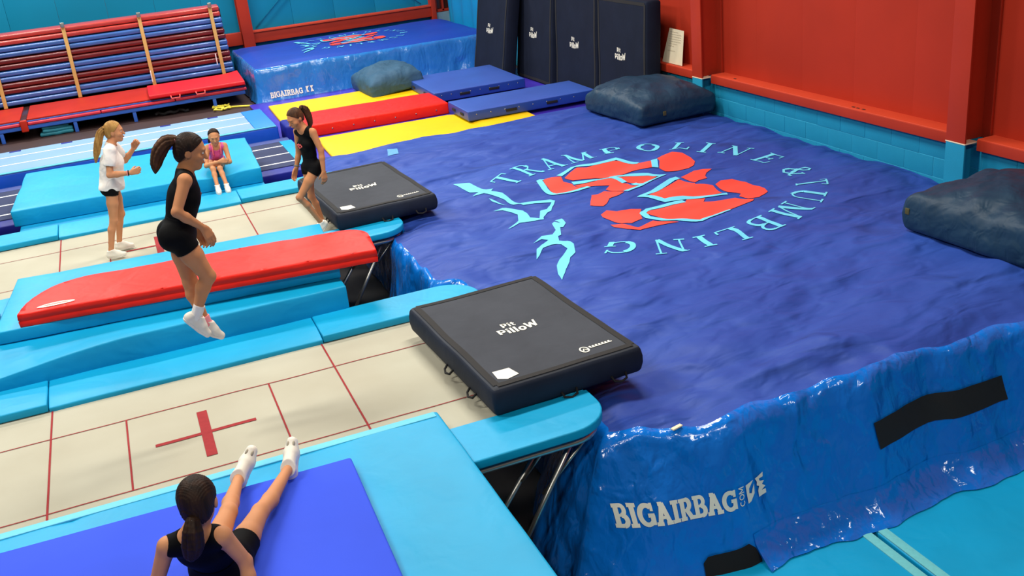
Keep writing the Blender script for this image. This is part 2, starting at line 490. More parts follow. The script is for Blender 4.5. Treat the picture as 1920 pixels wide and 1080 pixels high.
for k in range(4):
    z1 = 1.575 - k * (bh + 0.007)
    yy = -4.1 + (0.225 if k % 2 else 0)
    while yy < (7.6 if k < 3 else -1.5):
        if blk is None:
            vs, fs = softbox_data((0.03, bl, bh), 0.003, (1, 1, 1))
            blk = put('block', [v + Vector((8.11, yy + bl / 2, z1 - bh)) for v in vs], fs, M_TEAL, wr)
            b0 = (yy, z1)
        else:
            c = blk.copy(); COL.objects.link(c)
            c.location = (random.Random(int(yy * 100) + k).uniform(-0.0025, 0.001), yy - b0[0], z1 - b0[1])
        yy += bl + 0.006
def stanchion(yc, n):
    c = bpy.data.objects.new('trim_%d' % n, None); COL.objects.link(c); c.location = (8.05, yc, 0); WLOC[c.name] = (8.05, yc, 0); struct(c)
    for (z0, z1, m) in ((1.66, 9.0, M_STEELRED), (0.0, 1.655, M_TEAL)):
        box('flange', 7.88, 7.9, yc - 0.13, yc + 0.13, z0, z1, m, c, 0.003)
        box('web', 7.9, 8.25, yc - 0.012, yc + 0.012, z0, z1, m, c, 0.003)
        box('flange', 8.22, 8.249, yc - 0.13, yc + 0.13, z0, z1, m, c, 0.003)
    box('paint_edge', 7.876, 8.06, yc - 0.134, yc + 0.134, 1.652, 1.664, M_PAPER, c, 0.002)
for i, yc in enumerate((0.97, 5.97, 10.95)):
    stanchion(yc, i + 1)

# back wall
wb = bpy.data.objects.new('wall_back', None); COL.objects.link(wb); wb.location = (0, 18.1, 0); WLOC[wb.name] = (0, 18.1, 0); struct(wb)
for k in range(15):
    x0 = -7 + k * 1.02
    box('wall_panel', x0, x0 + 1.016, 18.1, 18.16, 0, 9, M_TEALW, wb, 0.002)
cx = 3.06
for nm, a, b, c_, d_ in (('flange', cx - .13, cx + .13, 17.76, 17.785), ('web', cx - .015, cx + .015, 17.785, 18.1), ('flange', cx - .13, cx + .13, 18.07, 18.099)):
    box(nm, a, b, c_, d_, FB, 9, M_STEELRED, wb, 0.003)
box('rail', cx + .13, 7.62, 17.9, 18.1, 1.62, 1.9, M_STEELRED, wb, 0.006)
box('rail', -7, cx - .13, 17.9, 18.1, 1.62, 1.9, M_STEELRED, wb, 0.006)
box('rail_lip', cx + .13, 7.62, 17.86, 17.9, 1.86, 1.91, M_SILL, wb, 0.006)
box('post', 7.62, 7.74, 17.85, 18.1, FB, 9, M_STEELRED, wb, 0.006)
for (p, q) in (((3.3, 18.03, 1.95), (7.3, 18.03, 5.4)), ((7.4, 18.0, 1.95), (3.2, 18.0, 5.4))):
    tube('brace_rod', [p, q], 0.014, M_TEAL, wb)
# small red-framed window by the far corner
w1 = bpy.data.objects.new('window_1', None); COL.objects.link(w1); w1.location = (7.97, 18, 1.7); WLOC[w1.name] = (7.97, 18, 1.7); struct(w1)
for (x0, x1, z0, z1) in ((7.76, 7.81, 1.72, 3.2), (7.94, 7.99, 1.72, 3.2), (8.13, 8.18, 1.72, 3.2), (7.76, 8.18, 1.70, 1.76), (7.76, 8.18, 3.15, 3.2)):
    box('window_frame', x0, x1, 17.98, 18.09, z0, z1, M_STEELRED, w1, 0.004)
for (x0, x1) in ((7.81, 7.94), (7.99, 8.13)):
    box('pane', x0, x1, 18.06, 18.075, 1.76, 3.15, M_GLASS, w1, 0.001)
box('window_sill', 7.75, 8.2, 17.96, 18.09, 1.2, 1.69, M_GREYW, w1, 0.006)

# ================================================================== MAIN AIR BAG
XR, YF = 8.08, 7.72
def sstep(a, b, x):
    t = max(0.0, min(1.0, (x - a) / (b - a)))
    return t * t * (3 - 2 * t)
def bag_xl(y):
    x = 2.40
    x += 0.2 * (sstep(-1.9, -1.5, y) - sstep(1.35, 1.7, y))
    x += 0.2 * (sstep(3.3, 3.6, y) - sstep(6.3, 6.7, y))
    return x + 0.02 * fbm(y * 2.2, 3.1)
def bag_yn(x):
    return -1.6 + 0.10 * fbm(x * 1.7, 7.7) + 0.03 * fbm(x * 4.1, 1.7) + 0.22 * (1 - sstep(2.4, 3.2, x)) - 0.0
def bag_yf(x):
    return YF - 0.75 * sstep(7.25, 7.55, x)
def bag_h(x, y):
    z = 1.155
    wx = x + 0.45 * fbm(x * 0.5, y * 0.5, 1.7); wy = y + 0.30 * fbm(x * 0.5, y * 0.5, 8.1) - 0.22 * x
    z += 0.036 * fbm(wx * 0.35 + 3, wy * 1.3, 0.3)
    z += 0.034 * fbm(wx * 0.55 + 9, wy * 2.6, 5.2)
    z += 0.016 * fbm(wx * 1.0 + 2, wy * 5.0, 2.9)
    r = fbm(wx * 0.5 + 5, wy * 1.9, 9.1)
    z += 0.055 * (0.25 - abs(r))
    r = fbm(wx * 1.5 + 0.5 * wy, wy * 2.8, 3.6)
    z += 0.022 * (0.25 - abs(r))
    # puckers running in from the trampoline end, and the slump around the near landing pillow
    dl = x - bag_xl(y)
    near = math.exp(-(dl / 0.9) ** 2)
    z += 0.050 * near * (0.3 - abs(fbm(x * 1.3 + 0.4 * y, y * 2.6, 2.2))) + 0.026 * near * fbm(x * 2.2 + y, y * 5.5, 4.4) + 0.02 * near * (0.3 - abs(fbm(x * 3 - y * 2, y * 4.5 + x * 2, 7.7)))
    z -= 0.10 * math.exp(-(((x - 3.0) / 0.9) ** 2 + ((y + 0.9) / 0.7) ** 2))
    z -= 0.035 * math.exp(-(((x - 3.1) / 0.7) ** 2 + ((y - 4.6) / 1.1) ** 2))
    e = min(dl, XR - x, bag_yf(x) - y, y + 1.6)
    z -= 0.05 * math.exp(-(max(e, 0) / 0.14) ** 2)
    en = max(0.0, y + 1.6)
    z += 0.05 * math.exp(-(en / 0.35) ** 2) * (fbm(x * 2.1, 0.4, 8.8) + 0.5 * fbm(x * 4.4, 0.4, 3.8))
    return z
bag = thing('landing_air_bag', 'huge inflated air bag with wrinkled royal blue top and red emblem filling the right half', 'air bag', (5.2, 3.0, 0.0))
NX, NY = 150, 250
gv = []
for j in range(NY + 1):
    v = j / NY
    for i in range(NX + 1):
        u = i / NX
        yy = -1.6 + (YF + 1.6) * v
        x0 = bag_xl(yy)
        x = x0 + (XR - x0) * u
        y = bag_yn(x) + (bag_yf(x) - bag_yn(x)) * v
        gv.append((x, y, bag_h(x, y)))
gf = [(j * (NX + 1) + i, j * (NX + 1) + i + 1, (j + 1) * (NX + 1) + i + 1, (j + 1) * (NX + 1) + i) for j in range(NY) for i in range(NX)]
top = put('top_sheet', gv, gf, M_BAGTOP, bag)
# side skin hung from the seam all round
loop = [i for i in range(NX + 1)] + [(j + 1) * (NX + 1) - 1 for j in range(1, NY + 1)] + [NY * (NX + 1) + i for i in range(NX - 1, -1, -1)] + [j * (NX + 1) for j in range(NY - 1, 0, -1)]
def edge_bulge(p):
    """how far the skin may bulge: nothing against the wall and trampolines, most along the open near side"""
    x, y = p[0], p[1]
    f = 1.0
    f *= 1 - 0.97 * sstep(XR - 0.9, XR - 0.25, x)
    if y > -0.6: f *= 0.75
    if x < 3.2 and y < -0.6: f *= 1.0 + 0.5 * (1 - sstep(2.5, 3.2, x)) * sstep(-0.6, -1.1, y)
    if y > 6.6: f *= 0.12
    if x < 2.9 and (-0.5 < y < 1.5 or 3.4 < y < 6.3): f *= 0.3
    return f
PROF = [(0.0, 0.0), (0.03, 0.008), (0.06, 0.03), (0.085, 0.07), (0.105, 0.13), (0.12, 0.2), (0.14, 0.28), (0.165, 0.36), (0.19, 0.44), (0.215, 0.52),
        (0.24, 0.6), (0.265, 0.68), (0.29, 0.75), (0.315, 0.82), (0.34, 0.88), (0.36, 0.93), (0.375, 0.965), (0.38, 1.0)]
DENSE = []
for a, b in zip(PROF, PROF[1:]):
    DENSE += [a, ((a[0] + b[0]) / 2, (a[1] + b[1]) / 2)]
DENSE.append(PROF[-1])
def side_point(bx, by, bz, nx, ny, o, t):
    B = edge_bulge((bx, by))
    zz = bz + (0.02 - bz) * t
    crease = 0.075 * math.exp(-t / 0.35) * fbm(bx * 3.2 + t, by * 3.2, zz * 0.9) + 0.05 * fbm(bx * 1.9 + zz * 1.3, by * 1.9, zz * 1.2 + 2)
    crease += 0.012 * fbm(bx * 9 + zz * 5, by * 9 - zz * 4, 1.3)
    off = o * B + crease * min(1, t * 9) * (0.3 + 0.7 * B)
    return (bx + nx * off, by + ny * off, zz)
BV = [gv[i] for i in loop]
nl = len(loop)
SM = []
for i in range(nl):
    a = np.array(BV[(i - 9) % nl][:2]); b = np.array(BV[(i + 9) % nl][:2])
    t = (b - a) / np.linalg.norm(b - a)
    SM.append((t[1], -t[0]))
sv, sf, kf, kv = [], [], [], []
for i in range(nl):
    for (o, t) in DENSE:
        sv.append(side_point(*BV[i], *SM[i], o, t))
nr = len(DENSE)
for i in range(nl):
    for k in range(nr - 1):
        sf.append((i * nr + k, i * nr + k + 1, ((i + 1) % nl) * nr + k + 1, ((i + 1) % nl) * nr + k))
side = put('side_skin', sv, sf, M_BAGSIDE, bag)
# loose ground skirt along the near side
SKIN = BVHTree.FromPolygons([tuple(v) for v in sv], sf)
def front_y(x, z):
    """depth of the near side skin at a place along it and a height, read off the skin itself"""
    hit = SKIN.ray_cast(Vector((x, -6.0, z)), Vector((0, 1, 0)))[0]
    return hit.y if hit is not None else -1.7
kv, kf = [], []
xs = np.linspace(3.36, 7.75, 160)
for a, x in enumerate(xs):
    z0 = 0.27 + 0.04 * fbm(x * 1.2, 0.2)
    for b in range(15):
        s = b / 14
        z = z0 + (0.085 - z0) * s
        fl = 0.003 + 0.14 * s * s + (0.028 * fbm(x * 3.2, s * 2, 6.6) + 0.016 * fbm(x * 8, s * 4, 1.6)) * min(1, 2 * s)
        kv.append((x, front_y(x, z) - fl * (1 - 0.8 * sstep(7.2, 7.7, x)), z))
for a in range(len(xs) - 1):
    for b in range(14):
        kf.append((a * 15 + b, a * 15 + b + 1, (a + 1) * 15 + b + 1, (a + 1) * 15 + b))
tag(put('ground_skirt', kv, kf, M_BAGSIDE, bag), 'loose PVC skirt at the foot of the bag')
# dark air vent, hook-and-loop strip, little seam tag
vs, fs = poly2d([(2.95, .06), (2.95, .17), (2.99, .205), (3.30, .225), (3.35, .18), (3.38, .10), (3.38, .06)], 0.05)
printed('air_vent', [(vs, fs)], lambda u, v: (u, front_y(u, v) - 0.012, v), M_DARK, bag)
vs, fs = poly2d([(4.50, .55), (4.47, .76), (5.76, .745), (5.80, .545)], 0.06)
printed('touch_strip', [(vs, fs)], lambda u, v: (u, front_y(u, v) - 0.010, v), M_BLACK, bag)
soft('seam_tag', 2.98, bag_yn(2.98) - 0.03, bag_h(2.98, -1.45) - 0.02, (0.09, 0.03, 0.012), M_PAPER, bag, 0.003, (1, 1, 1), rot=0.25)
# maker's lettering low on the near side
FRONT = lambda u, v: (u, front_y(u, v) - 0.010, v)
shapes_w = text_width('BIGAIRBAG', slab, 0.145, 0.78, 0.02)
x = 2.44
for ch in 'BIGAIRBAG':
    w, spec = slab(ch)
    printed('letter', glyph_shapes(spec, x, 0.475, 0.15, 0.74, 0.03), FRONT, M_PRWHITE, bag)
    x += (w + 0.0) * 0.15 * 0.74
x += 0.02
sh, xe = text_shapes('COM', sans, 0, 0, 0.05, 1.0, 0.06, 0.02)
printed('letter', [([Vector((x + 0.045 - v[1] * 0.9, 0.485 + v[0])) for v in vs], fs) for vs, fs in sh], FRONT, M_PRWHITE, bag)
x += 0.065
printed('logo_mark', [poly2d([(x, .62), (x + .075, .63), (x + .03, .585), (x + .028, .55), (x + .05, .54), (x + .06, .565), (x + .08, .6), (x + .078, .53), (x + .04, .485), (x + .01, .48)], 0.03)], FRONT, M_PRWHITE, bag)
printed('logo_mark', [poly2d([(x + .095, .63), (x + .185, .635), (x + .18, .605), (x + .135, .61), (x + .14, .592), (x + .185, .575), (x + .16, .56), (x + .19, .535), (x + .15, .52), (x + .19, .515), (x + .19, .485), (x + .12, .48), (x + .115, .53), (x + .13, .56), (x + .105, .575), (x + .11, .6)], 0.03)], FRONT, M_PRWHITE, bag)

# printed club emblem on the top sheet
EMB_RED = [
 [(-0.54,1.05),(-0.38,1.21),(-0.24,1.32),(-0.13,1.27),(0.04,1.31),(0.27,1.35),(0.37,1.31),(0.45,1.21),(0.56,1.13),(0.67,1.03),(0.53,0.74),(0.39,0.73),(0.23,0.75),(0.08,0.7),(-0.03,0.78),(-0.17,0.94),(-0.33,0.96),(-0.47,0.96),(-0.53,1.02)],
 [(0.76,1.04),(0.87,1.1),(1.03,1.12),(1.14,1.05),(1.16,0.89),(1.12,0.72),(1.01,0.57),(0.88,0.48),(0.73,0.49),(0.61,0.58),(0.59,0.69),(0.71,0.89)],
 [(-0.8,1.13),(-0.68,1.14),(-0.56,1.11),(-0.6,0.96),(-0.52,0.89),(-0.53,0.59),(-0.64,0.52),(-0.75,0.53),(-0.83,0.63),(-0.84,0.82),(-0.83,0.98)],
 [(-0.51,0.83),(-0.36,0.83),(-0.21,0.8),(-0.11,0.67),(-0.07,0.57),(-0.06,0.44),(-0.01,0.4),(0.0,0.16),(-0.12,0.08),(-0.26,0.0),(-0.29,0.18),(-0.33,0.35),(-0.23,0.44),(-0.35,0.48),(-0.46,0.55),(-0.52,0.6)],
 [(-0.02,0.64),(0.15,0.6),(0.31,0.56),(0.44,0.47),(0.27,0.34),(0.1,0.19),(0.06,0.38),(-0.01,0.45)],
 [(-0.37,0.31),(-0.31,0.2),(-0.29,-0.04),(-0.4,-0.1),(-0.52,-0.12),(-0.63,-0.26),(-0.7,-0.32),(-0.8,-0.19),(-0.57,0.24),(-0.5,0.22)],
 [(-0.86,-0.57),(-0.75,-0.49),(-0.66,-0.56),(-0.48,-0.55),(-0.37,-0.58),(-0.47,-0.74),(-0.54,-0.91),(-0.7,-0.97),(-0.78,-0.9),(-0.83,-0.74),(-0.87,-0.64)],
 [(-0.88,-0.83),(-0.79,-0.92),(-0.7,-1.11),(-0.58,-1.05),(-0.47,-1.01),(-0.27,-1.21),(-0.42,-1.2),(-0.54,-1.19),(-0.73,-1.21),(-0.83,-1.11),(-0.9,-0.96)],
 [(0.55,0.11),(0.68,0.18),(0.83,0.27),(0.96,0.28),(1.06,0.24),(0.92,0.14),(0.84,0.04),(0.79,-0.08),(0.67,-0.09),(0.59,-0.14)],
 [(-0.11,-0.29),(0.04,-0.19),(0.26,-0.07),(0.49,0.06),(0.57,-0.17),(0.53,-0.24),(0.69,-0.36),(0.65,-0.61),(0.48,-0.58),(0.29,-0.5),(0.1,-0.51),(-0.04,-0.49)],
 [(0.73,-0.35),(0.84,-0.29),(0.99,-0.3),(1.09,-0.42),(1.1,-0.6),(1.1,-0.78),(1.05,-0.91),(0.81,-1.09),(0.75,-0.98),(0.73,-0.83),(0.79,-0.77),(0.71,-0.62)],
 [(-0.43,-0.81),(-0.34,-0.69),(-0.17,-0.67),(0.02,-0.65),(0.16,-0.62),(0.23,-0.55),(0.4,-0.65),(0.3,-0.78),(0.41,-0.83),(0.54,-0.85),(0.66,-0.85),(0.71,-0.97),(0.74,-1.1),(0.67,-1.17),(0.51,-1.19),(0.37,-1.19),(0.26,-1.18),(0.1,-1.24),(-0.04,-1.28),(-0.2,-1.14),(-0.34,-0.99)]]
EMB_LINES = [
 [(-0.57,1.14),(-0.27,1.39),(-0.02,1.33),(0.35,1.38),(0.46,1.23),(0.54,1.14)],
 [(0.71,1.03),(0.55,0.72)],
 [(-0.8,1.15),(-0.85,1.12),(-0.89,0.87),(-0.87,0.62),(-0.77,0.52),(-0.63,0.49),(-0.46,0.53)],
 [(-0.51,0.89),(-0.23,0.87),(-0.07,0.66),(-0.03,0.44)],
 [(-0.08,0.75),(0.05,0.63),(0.36,0.56),(0.5,0.42),(0.23,0.24),(-0.04,0.06),(-0.26,-0.02)],
 [(0.05,0.37),(0.04,0.12)],
 [(0.51,0.11),(0.41,0.08),(0.02,-0.17),(-0.22,-0.28),(-0.14,-0.36),(-0.03,-0.51),(0.21,-0.52),(0.42,-0.59),(0.66,-0.7)],
 [(0.16,-0.6),(0.0,-0.61),(-0.31,-0.63),(-0.46,-0.78),(-0.47,-0.91),(-0.29,-1.1),(-0.05,-1.29),(0.15,-1.23),(0.3,-1.19),(0.36,-1.21)]]
EMB_FIG = [
 [(-1.74,1.82),(-1.57,1.67),(-1.55,1.45),(-1.51,1.23),(-1.43,1.2),(-1.5,1.09),(-1.4,0.98),(-1.37,0.77),(-1.32,0.49),(-1.2,0.46),(-1.02,0.42),(-0.99,0.35),(-1.2,-0.01),(-1.26,-0.03),(-1.35,-0.13),(-1.39,-0.23),(-1.42,-0.19),(-1.63,-0.11),(-1.74,-0.19),(-1.82,-0.23),(-1.62,-0.05),(-1.56,0.11),(-1.57,0.22),(-1.64,0.37),(-1.74,0.42),(-1.61,0.45),(-1.52,0.33),(-1.45,0.22),(-1.46,0.08),(-1.47,-0.03),(-1.44,-0.06),(-1.4,-0.13),(-1.31,0.05),(-1.22,0.06),(-1.05,0.32),(-1.23,0.39),(-1.37,0.4),(-1.42,0.59),(-1.44,0.8),(-1.54,0.99),(-1.6,1.07),(-1.75,1.06),(-1.63,1.18),(-1.7,1.31),(-1.72,1.53)],
 [(-1.6,0.92),(-1.48,0.64),(-1.6,0.82)],
 [(-1.36,-0.46),(-1.27,-0.45),(-1.28,-0.57),(-1.35,-0.65),(-1.38,-0.64),(-1.44,-0.79),(-1.48,-0.8),(-1.52,-0.91),(-1.48,-1.03),(-1.46,-1.14),(-1.52,-1.3),(-1.63,-1.41),(-1.7,-1.54),(-1.8,-1.67),(-1.96,-1.93),(-1.91,-1.73),(-1.84,-1.55),(-1.74,-1.4),(-1.56,-1.2),(-1.58,-1.1),(-1.65,-1.01),(-1.78,-1.09),(-1.88,-1.23),(-1.94,-1.29),(-1.84,-1.07),(-1.73,-0.93),(-1.61,-0.84),(-1.67,-0.8),(-1.79,-0.86),(-1.64,-0.74),(-1.52,-0.75),(-1.45,-0.68),(-1.42,-0.52),(-1.38,-0.49),(-1.33,-0.55)]]

EC = (5.34, 3.05)
SHEET = BVHTree.FromPolygons([tuple(v) for v in gv], gf)
def sheet_z(u, v):
    hit = SHEET.ray_cast(Vector((u, v, 4.0)), Vector((0, 0, -1)))[0]
    return hit.z if hit is not None else bag_h(u, v)
TOP = lambda u, v: (u, v, sheet_z(u, v) + 0.007)
for P in EMB_RED:
    printed('emblem_panel', [poly2d([(a + EC[0], b + EC[1]) for a, b in P], 0.045)], TOP, M_PRRED, bag)
TOP2 = lambda u, v: (u, v, sheet_z(u, v) + 0.010)
for k, P in enumerate(EMB_LINES):
    printed('emblem_outline', [ribbon2d([(a + EC[0], b + EC[1]) for a, b in P], 0.075 if k != 1 else 0.08, 0.05)], TOP2, M_PRCYAN, bag)
for P in EMB_FIG:
    printed('emblem_figure', [poly2d([(a + EC[0], b + EC[1]) for a, b in P], 0.045)], TOP, M_PRCYAN, bag)
def ring_text(letters, c, r, hgt, fn, m, parent, wsc=1.0, step=0.04):
    for ch, ang in letters:
        w, spec = serif(ch)
        a = math.radians(ang)
        er = Vector((math.cos(a), math.sin(a))); et = Vector((math.sin(a), -math.cos(a)))
        sh = glyph_shapes(spec, -w * hgt * wsc / 2, -hgt / 2, hgt, wsc, step, lambda u, v: Vector(c) + er * (r + v) + et * u)
        printed('letter', sh, fn, m, parent)
RING = [('T', 127.7), ('R', 114.5), ('A', 102), ('M', 88.5), ('P', 74.5), ('O', 59.5), ('L', 46), ('I', 35.5), ('N', 22.5), ('E', 6.5), ('&', -13.8),
        ('T', -34.5), ('U', -49.5), ('M', -64.5), ('B', -79), ('L', -91.1), ('I', -100.8), ('N', -111.5), ('G', -126.6)]
ring_text(RING, EC, 1.86, 0.34, TOP, M_PRCYAN, bag)
# small pale maker's patch by the far trampoline
vs, fs = poly2d([(3.30, 6.85), (3.45, 6.80), (3.52, 7.12), (3.38, 7.16)], 0.06)
printed('maker_patch', [(vs, fs)], TOP, mat('patch_blue', (80, 150, 214), 0.6, 0.2, 40), bag)

# ================================================================== FAR AIR BAG
fb = thing('landing_air_bag', 'smaller crinkled pale blue air bag standing by the teal back wall', 'air bag', (5.2, 15.6, FB))
X0, X1, Y0, Y1, ZT = 2.62, 7.74, 14.15, 17.60, 1.62
def fb_h(x, y):
    e = min(x - X0, X1 - x, y - Y0, Y1 - y)
    return ZT + 0.02 * fbm(x * 0.9, y * 1.2, 4) - 0.05 * math.exp(-(max(e, 0) / 0.15) ** 2)
n1, n2 = 70, 46
v2 = [(X0 + (X1 - X0) * i / n1, Y0 + 0.03 * fbm(i * .3, 2) * (j == 0) + (Y1 - Y0) * j / n2) for j in range(n2 + 1) for i in range(n1 + 1)]
v3 = [(a, b, fb_h(a, b)) for a, b in v2]
put('top_sheet', v3, [(j * (n1 + 1) + i, j * (n1 + 1) + i + 1, (j + 1) * (n1 + 1) + i + 1, (j + 1) * (n1 + 1) + i) for j in range(n2) for i in range(n1)],
    mat('far_bag_top', (6, 60, 168), 0.55, 0.07, 1, 0.3, 4, 0.03), fb)
lp = [i for i in range(n1 + 1)] + [(j + 1) * (n1 + 1) - 1 for j in range(1, n2 + 1)] + [n2 * (n1 + 1) + i for i in range(n1 - 1, -1, -1)] + [j * (n1 + 1) for j in range(n2 - 1, 0, -1)]
L = len(lp)
sv, sf = [], []
FPROF = [(0, 0), (.03, .03), (.05, .08), (.06, .16), (.065, .28), (.07, .4), (.075, .52), (.08, .64), (.09, .76), (.1, .86), (.12, .94), (.13, 1)]
for i in range(L):
    a = np.array(v3[lp[(i - 4) % L]][:2]); b = np.array(v3[lp[(i + 4) % L]][:2]); t = (b - a) / np.linalg.norm(b - a)
    bx, by, bz = v3[lp[i]]
    for o, q in FPROF:
        zz = bz + (FB + 0.03 - bz) * q
        off = o + (0.035 * fbm(bx * 3, by * 3, zz * 2.5) + 0.015 * fbm(bx * 8, by * 8, zz * 6)) * min(1, q * 8)
        sv.append((bx + t[1] * off, by - t[0] * off, zz))
nr = len(FPROF)
for i in range(L):
    for k in range(nr - 1):
        sf.append((i * nr + k, i * nr + k + 1, ((i + 1) % L) * nr + k + 1, ((i + 1) % L) * nr + k))
put('side_skin', sv, sf, mat('far_bag_side', (44, 124, 206), 0.2, 0.08, 1.4, 0.7, 3.5, 0.07, stretch=(1.0, 1.0, 0.6), coat=0.3, bump2=[(0.45, 12, 0.02)]), fb)
FSKIN = BVHTree.FromPolygons([tuple(v) for v in sv], sf)
def ST(u, v):
    hit = FSKIN.ray_cast(Vector((u, 12.0, v)), Vector((0, 1, 0)))[0]
    return (u, (hit.y if hit is not None else Y0) - 0.012, v)
x = 2.80
for ch in 'BIGAIRBAG':
    w, spec = slab(ch)
    printed('letter', glyph_shapes(spec, x, 0.965, 0.115, 0.78, 0.05), ST, M_PRWHITE, fb)
    x += w * 0.115 * 0.78
printed('logo_mark', [poly2d([(x + .07, 1.09), (x + .14, 1.09), (x + .1, 1.03), (x + .13, .97), (x + .08, .97)], 0.05), poly2d([(x + .16, 1.09), (x + .23, 1.09), (x + .2, 1.04), (x + .23, .97), (x + .16, .97), (x + .18, 1.03)], 0.05)], ST, M_PRWHITE, fb)
FT = lambda u, v: (u, v, fb_h(u, v) + 0.012)
FT2 = lambda u, v: (u, v, fb_h(u, v) + 0.016)
fs_ = 0.52
FC = (5.05, 15.95)
q2 = lambda P: [(-b * fs_ * 0 + a * fs_ * 1.25 + FC[0], b * fs_ + FC[1]) for a, b in P]
for P in EMB_RED: printed('emblem_panel', [poly2d(q2(P), 0.1)], FT, M_PRRED, fb)
for P in EMB_LINES: printed('emblem_outline', [ribbon2d(q2(P), 0.05, 0.1)], FT2, M_PRCYAN, fb)
for P in EMB_FIG: printed('emblem_figure', [poly2d(q2(P), 0.1)], FT, M_PRCYAN, fb)
def ell(letters, c, rx, ry, hgt):
    for ch, ang in letters:
        w, spec = serif(ch)
        a = math.radians(ang)
        er = Vector((math.cos(a), math.sin(a))); et = Vector((math.sin(a), -math.cos(a)))
        o = Vector((c[0] + rx * math.cos(a), c[1] + ry * math.sin(a)))
        printed('letter', glyph_shapes(spec, -w * hgt / 2, -hgt / 2, hgt, 1, 0.1, lambda u, v: o + er * v + et * u), FT, M_PRCYAN, fb)
ell(RING, FC, 1.22, 0.96, 0.17)
soft('valve_box', 4.95, 13.98, 1.08, (0.3, 0.05, 0.14), M_DARK, fb, 0.01, (1, 1, 1))

# ================================================================== TRAMPOLINES
def trampoline(label, cy, grp=None, yin=1.03, near_pads=True):
    t = thing('trampoline', label, 'trampoline', (0, cy, 0), 'full size competition trampolines')
    ZB = 1.15
    # bed
    n1, n2 = 60, 30
    vs = []
    for j in range(n2 + 1):
        for i in range(n1 + 1):
            x = -2.14 + 4.28 * i / n1; y = -1.07 + 2.14 * j / n2
            vs.append((x, cy + y, ZB + 0.004 * fbm(x * 2, y * 2, cy)))
    bed = put('bed', vs, [(j * (n1 + 1) + i, j * (n1 + 1) + i + 1, (j + 1) * (n1 + 1) + i + 1, (j + 1) * (n1 + 1) + i) for j in range(n2) for i in range(n1)], M_BED, t)
    def line(x0, y0, x1, y1, w):
        v, f = ribbon2d([(x0, y0 + cy), (x1, y1 + cy)], w, 0.07)
        printed('marking_line', [(v, f)], lambda a, b: (a, b, ZB + 0.004 * fbm(a * 2, (b - cy) * 2, cy) + 0.004), M_LINE, bed)
    for s in (-1, 1):
        line(-2.13, .54 * s, 2.13, .54 * s, 0.010)
        line(1.075 * s, -1.06, 1.075 * s, 1.06, 0.014)
        line(.54 * s, -.54, .54 * s, .54, 0.013)
    line(-.36, 0, .36, 0, 0.04)
    line(0, -.36, 0, .36, 0.075)
    # steel rails and legs
    def rr(hx, hy, rad, n=7):
        o = []
        for (sx, sy, a0) in ((1, 1, 0), (-1, 1, 90), (-1, -1, 180), (1, -1, 270)):
            o += arc(sx * (hx - rad), sy * (hy - rad), rad, rad, a0, a0 + 90, n)
        return o
    tube('frame_rail', [(x, cy + y, 1.105) for x, y in rr(2.5, 1.46, 0.22)], 0.026, M_STEEL, t, 10, True)
    for sx in (-1, 1):
        for sy in (-1, 1):
            yy = cy + sy * 1.40
            tube('leg', [(sx * 2.28, yy, 1.09), (sx * 1.62, yy, 0.0)], 0.019, M_STEEL, t)
            tube('leg', [(sx * 2.12, yy - sy * .12, 1.09), (sx * 1.30, yy - sy * .12, 0.0)], 0.019, M_STEEL, t)
            tube('strut', [(sx * 2.40, yy, 1.09), (sx * 2.05, yy - sy * .05, 0.70)], 0.013, M_STEEL, t)
            tube('strut', [(sx * 2.18, yy - sy * .1, 1.09), (sx * 1.92, yy - sy * .1, 0.82)], 0.013, M_STEEL, t)
    # pads
    def pad_disp(seed):
        return lambda x, y, z: (x, y, z + (0.007 * fbm(x * 2.3, y * 3 + seed, seed)) * (z > 1.18))
    sag = lambda x, y, z: (x, y, z)
    for sy in (-1, 1):
        o0, o1 = cy + sy * yin, cy + sy * 1.52
        a, b = min(o0, o1), max(o0, o1)
        def mid(x, y, z, a=a, b=b, sy=sy):
            inner = (b - y) / (b - a) if sy > 0 else (y - a) / (b - a)
            return (x, y, z - 0.03 * inner ** 3 + 0.006 * fbm(x * 2.2, y * 2.2, cy) * (z > 1.17))
        soft('pad', 0.0, (a + b) / 2, 1.16, (2.19, b - a, 0.06), M_CYAN, t, 0.012, (24, 8, 1), disp=lambda x, y, z, m=mid, c=(a + b) / 2: (lambda q: (q[0], q[1] - c, q[2] - 1.16))(m(x, y + c, z + 1.16)))
        for sx in (-1, 1):
            ro = 0.32
            corner = arc(2.58 - ro, 1.52 - ro, ro, ro, 0, 90, 8)
            out = [(1.10, yin)] + [(2.08, yin), (2.58, yin)] + corner + [(1.10, 1.52)]
            out = [(sx * x, cy + sy * y) for x, y in out]
            if sx * sy < 0: out = out[::-1]
            prism('pad', out, 1.155, 1.225, M_CYAN, t, 0.012, 3)
    for sx in (-1, 1):
        soft('end_pad', sx * 2.32, cy, 1.155, (0.5, 2 * yin - 0.012, 0.065), M_CYAN, t, 0.022, (3, 10, 1))
    return t
trampoline('trampoline nearest the camera with red cross under the jumping girl', 0.0)
trampoline('rear trampoline with cream bed beneath the girl in white T-shirt', 4.87)

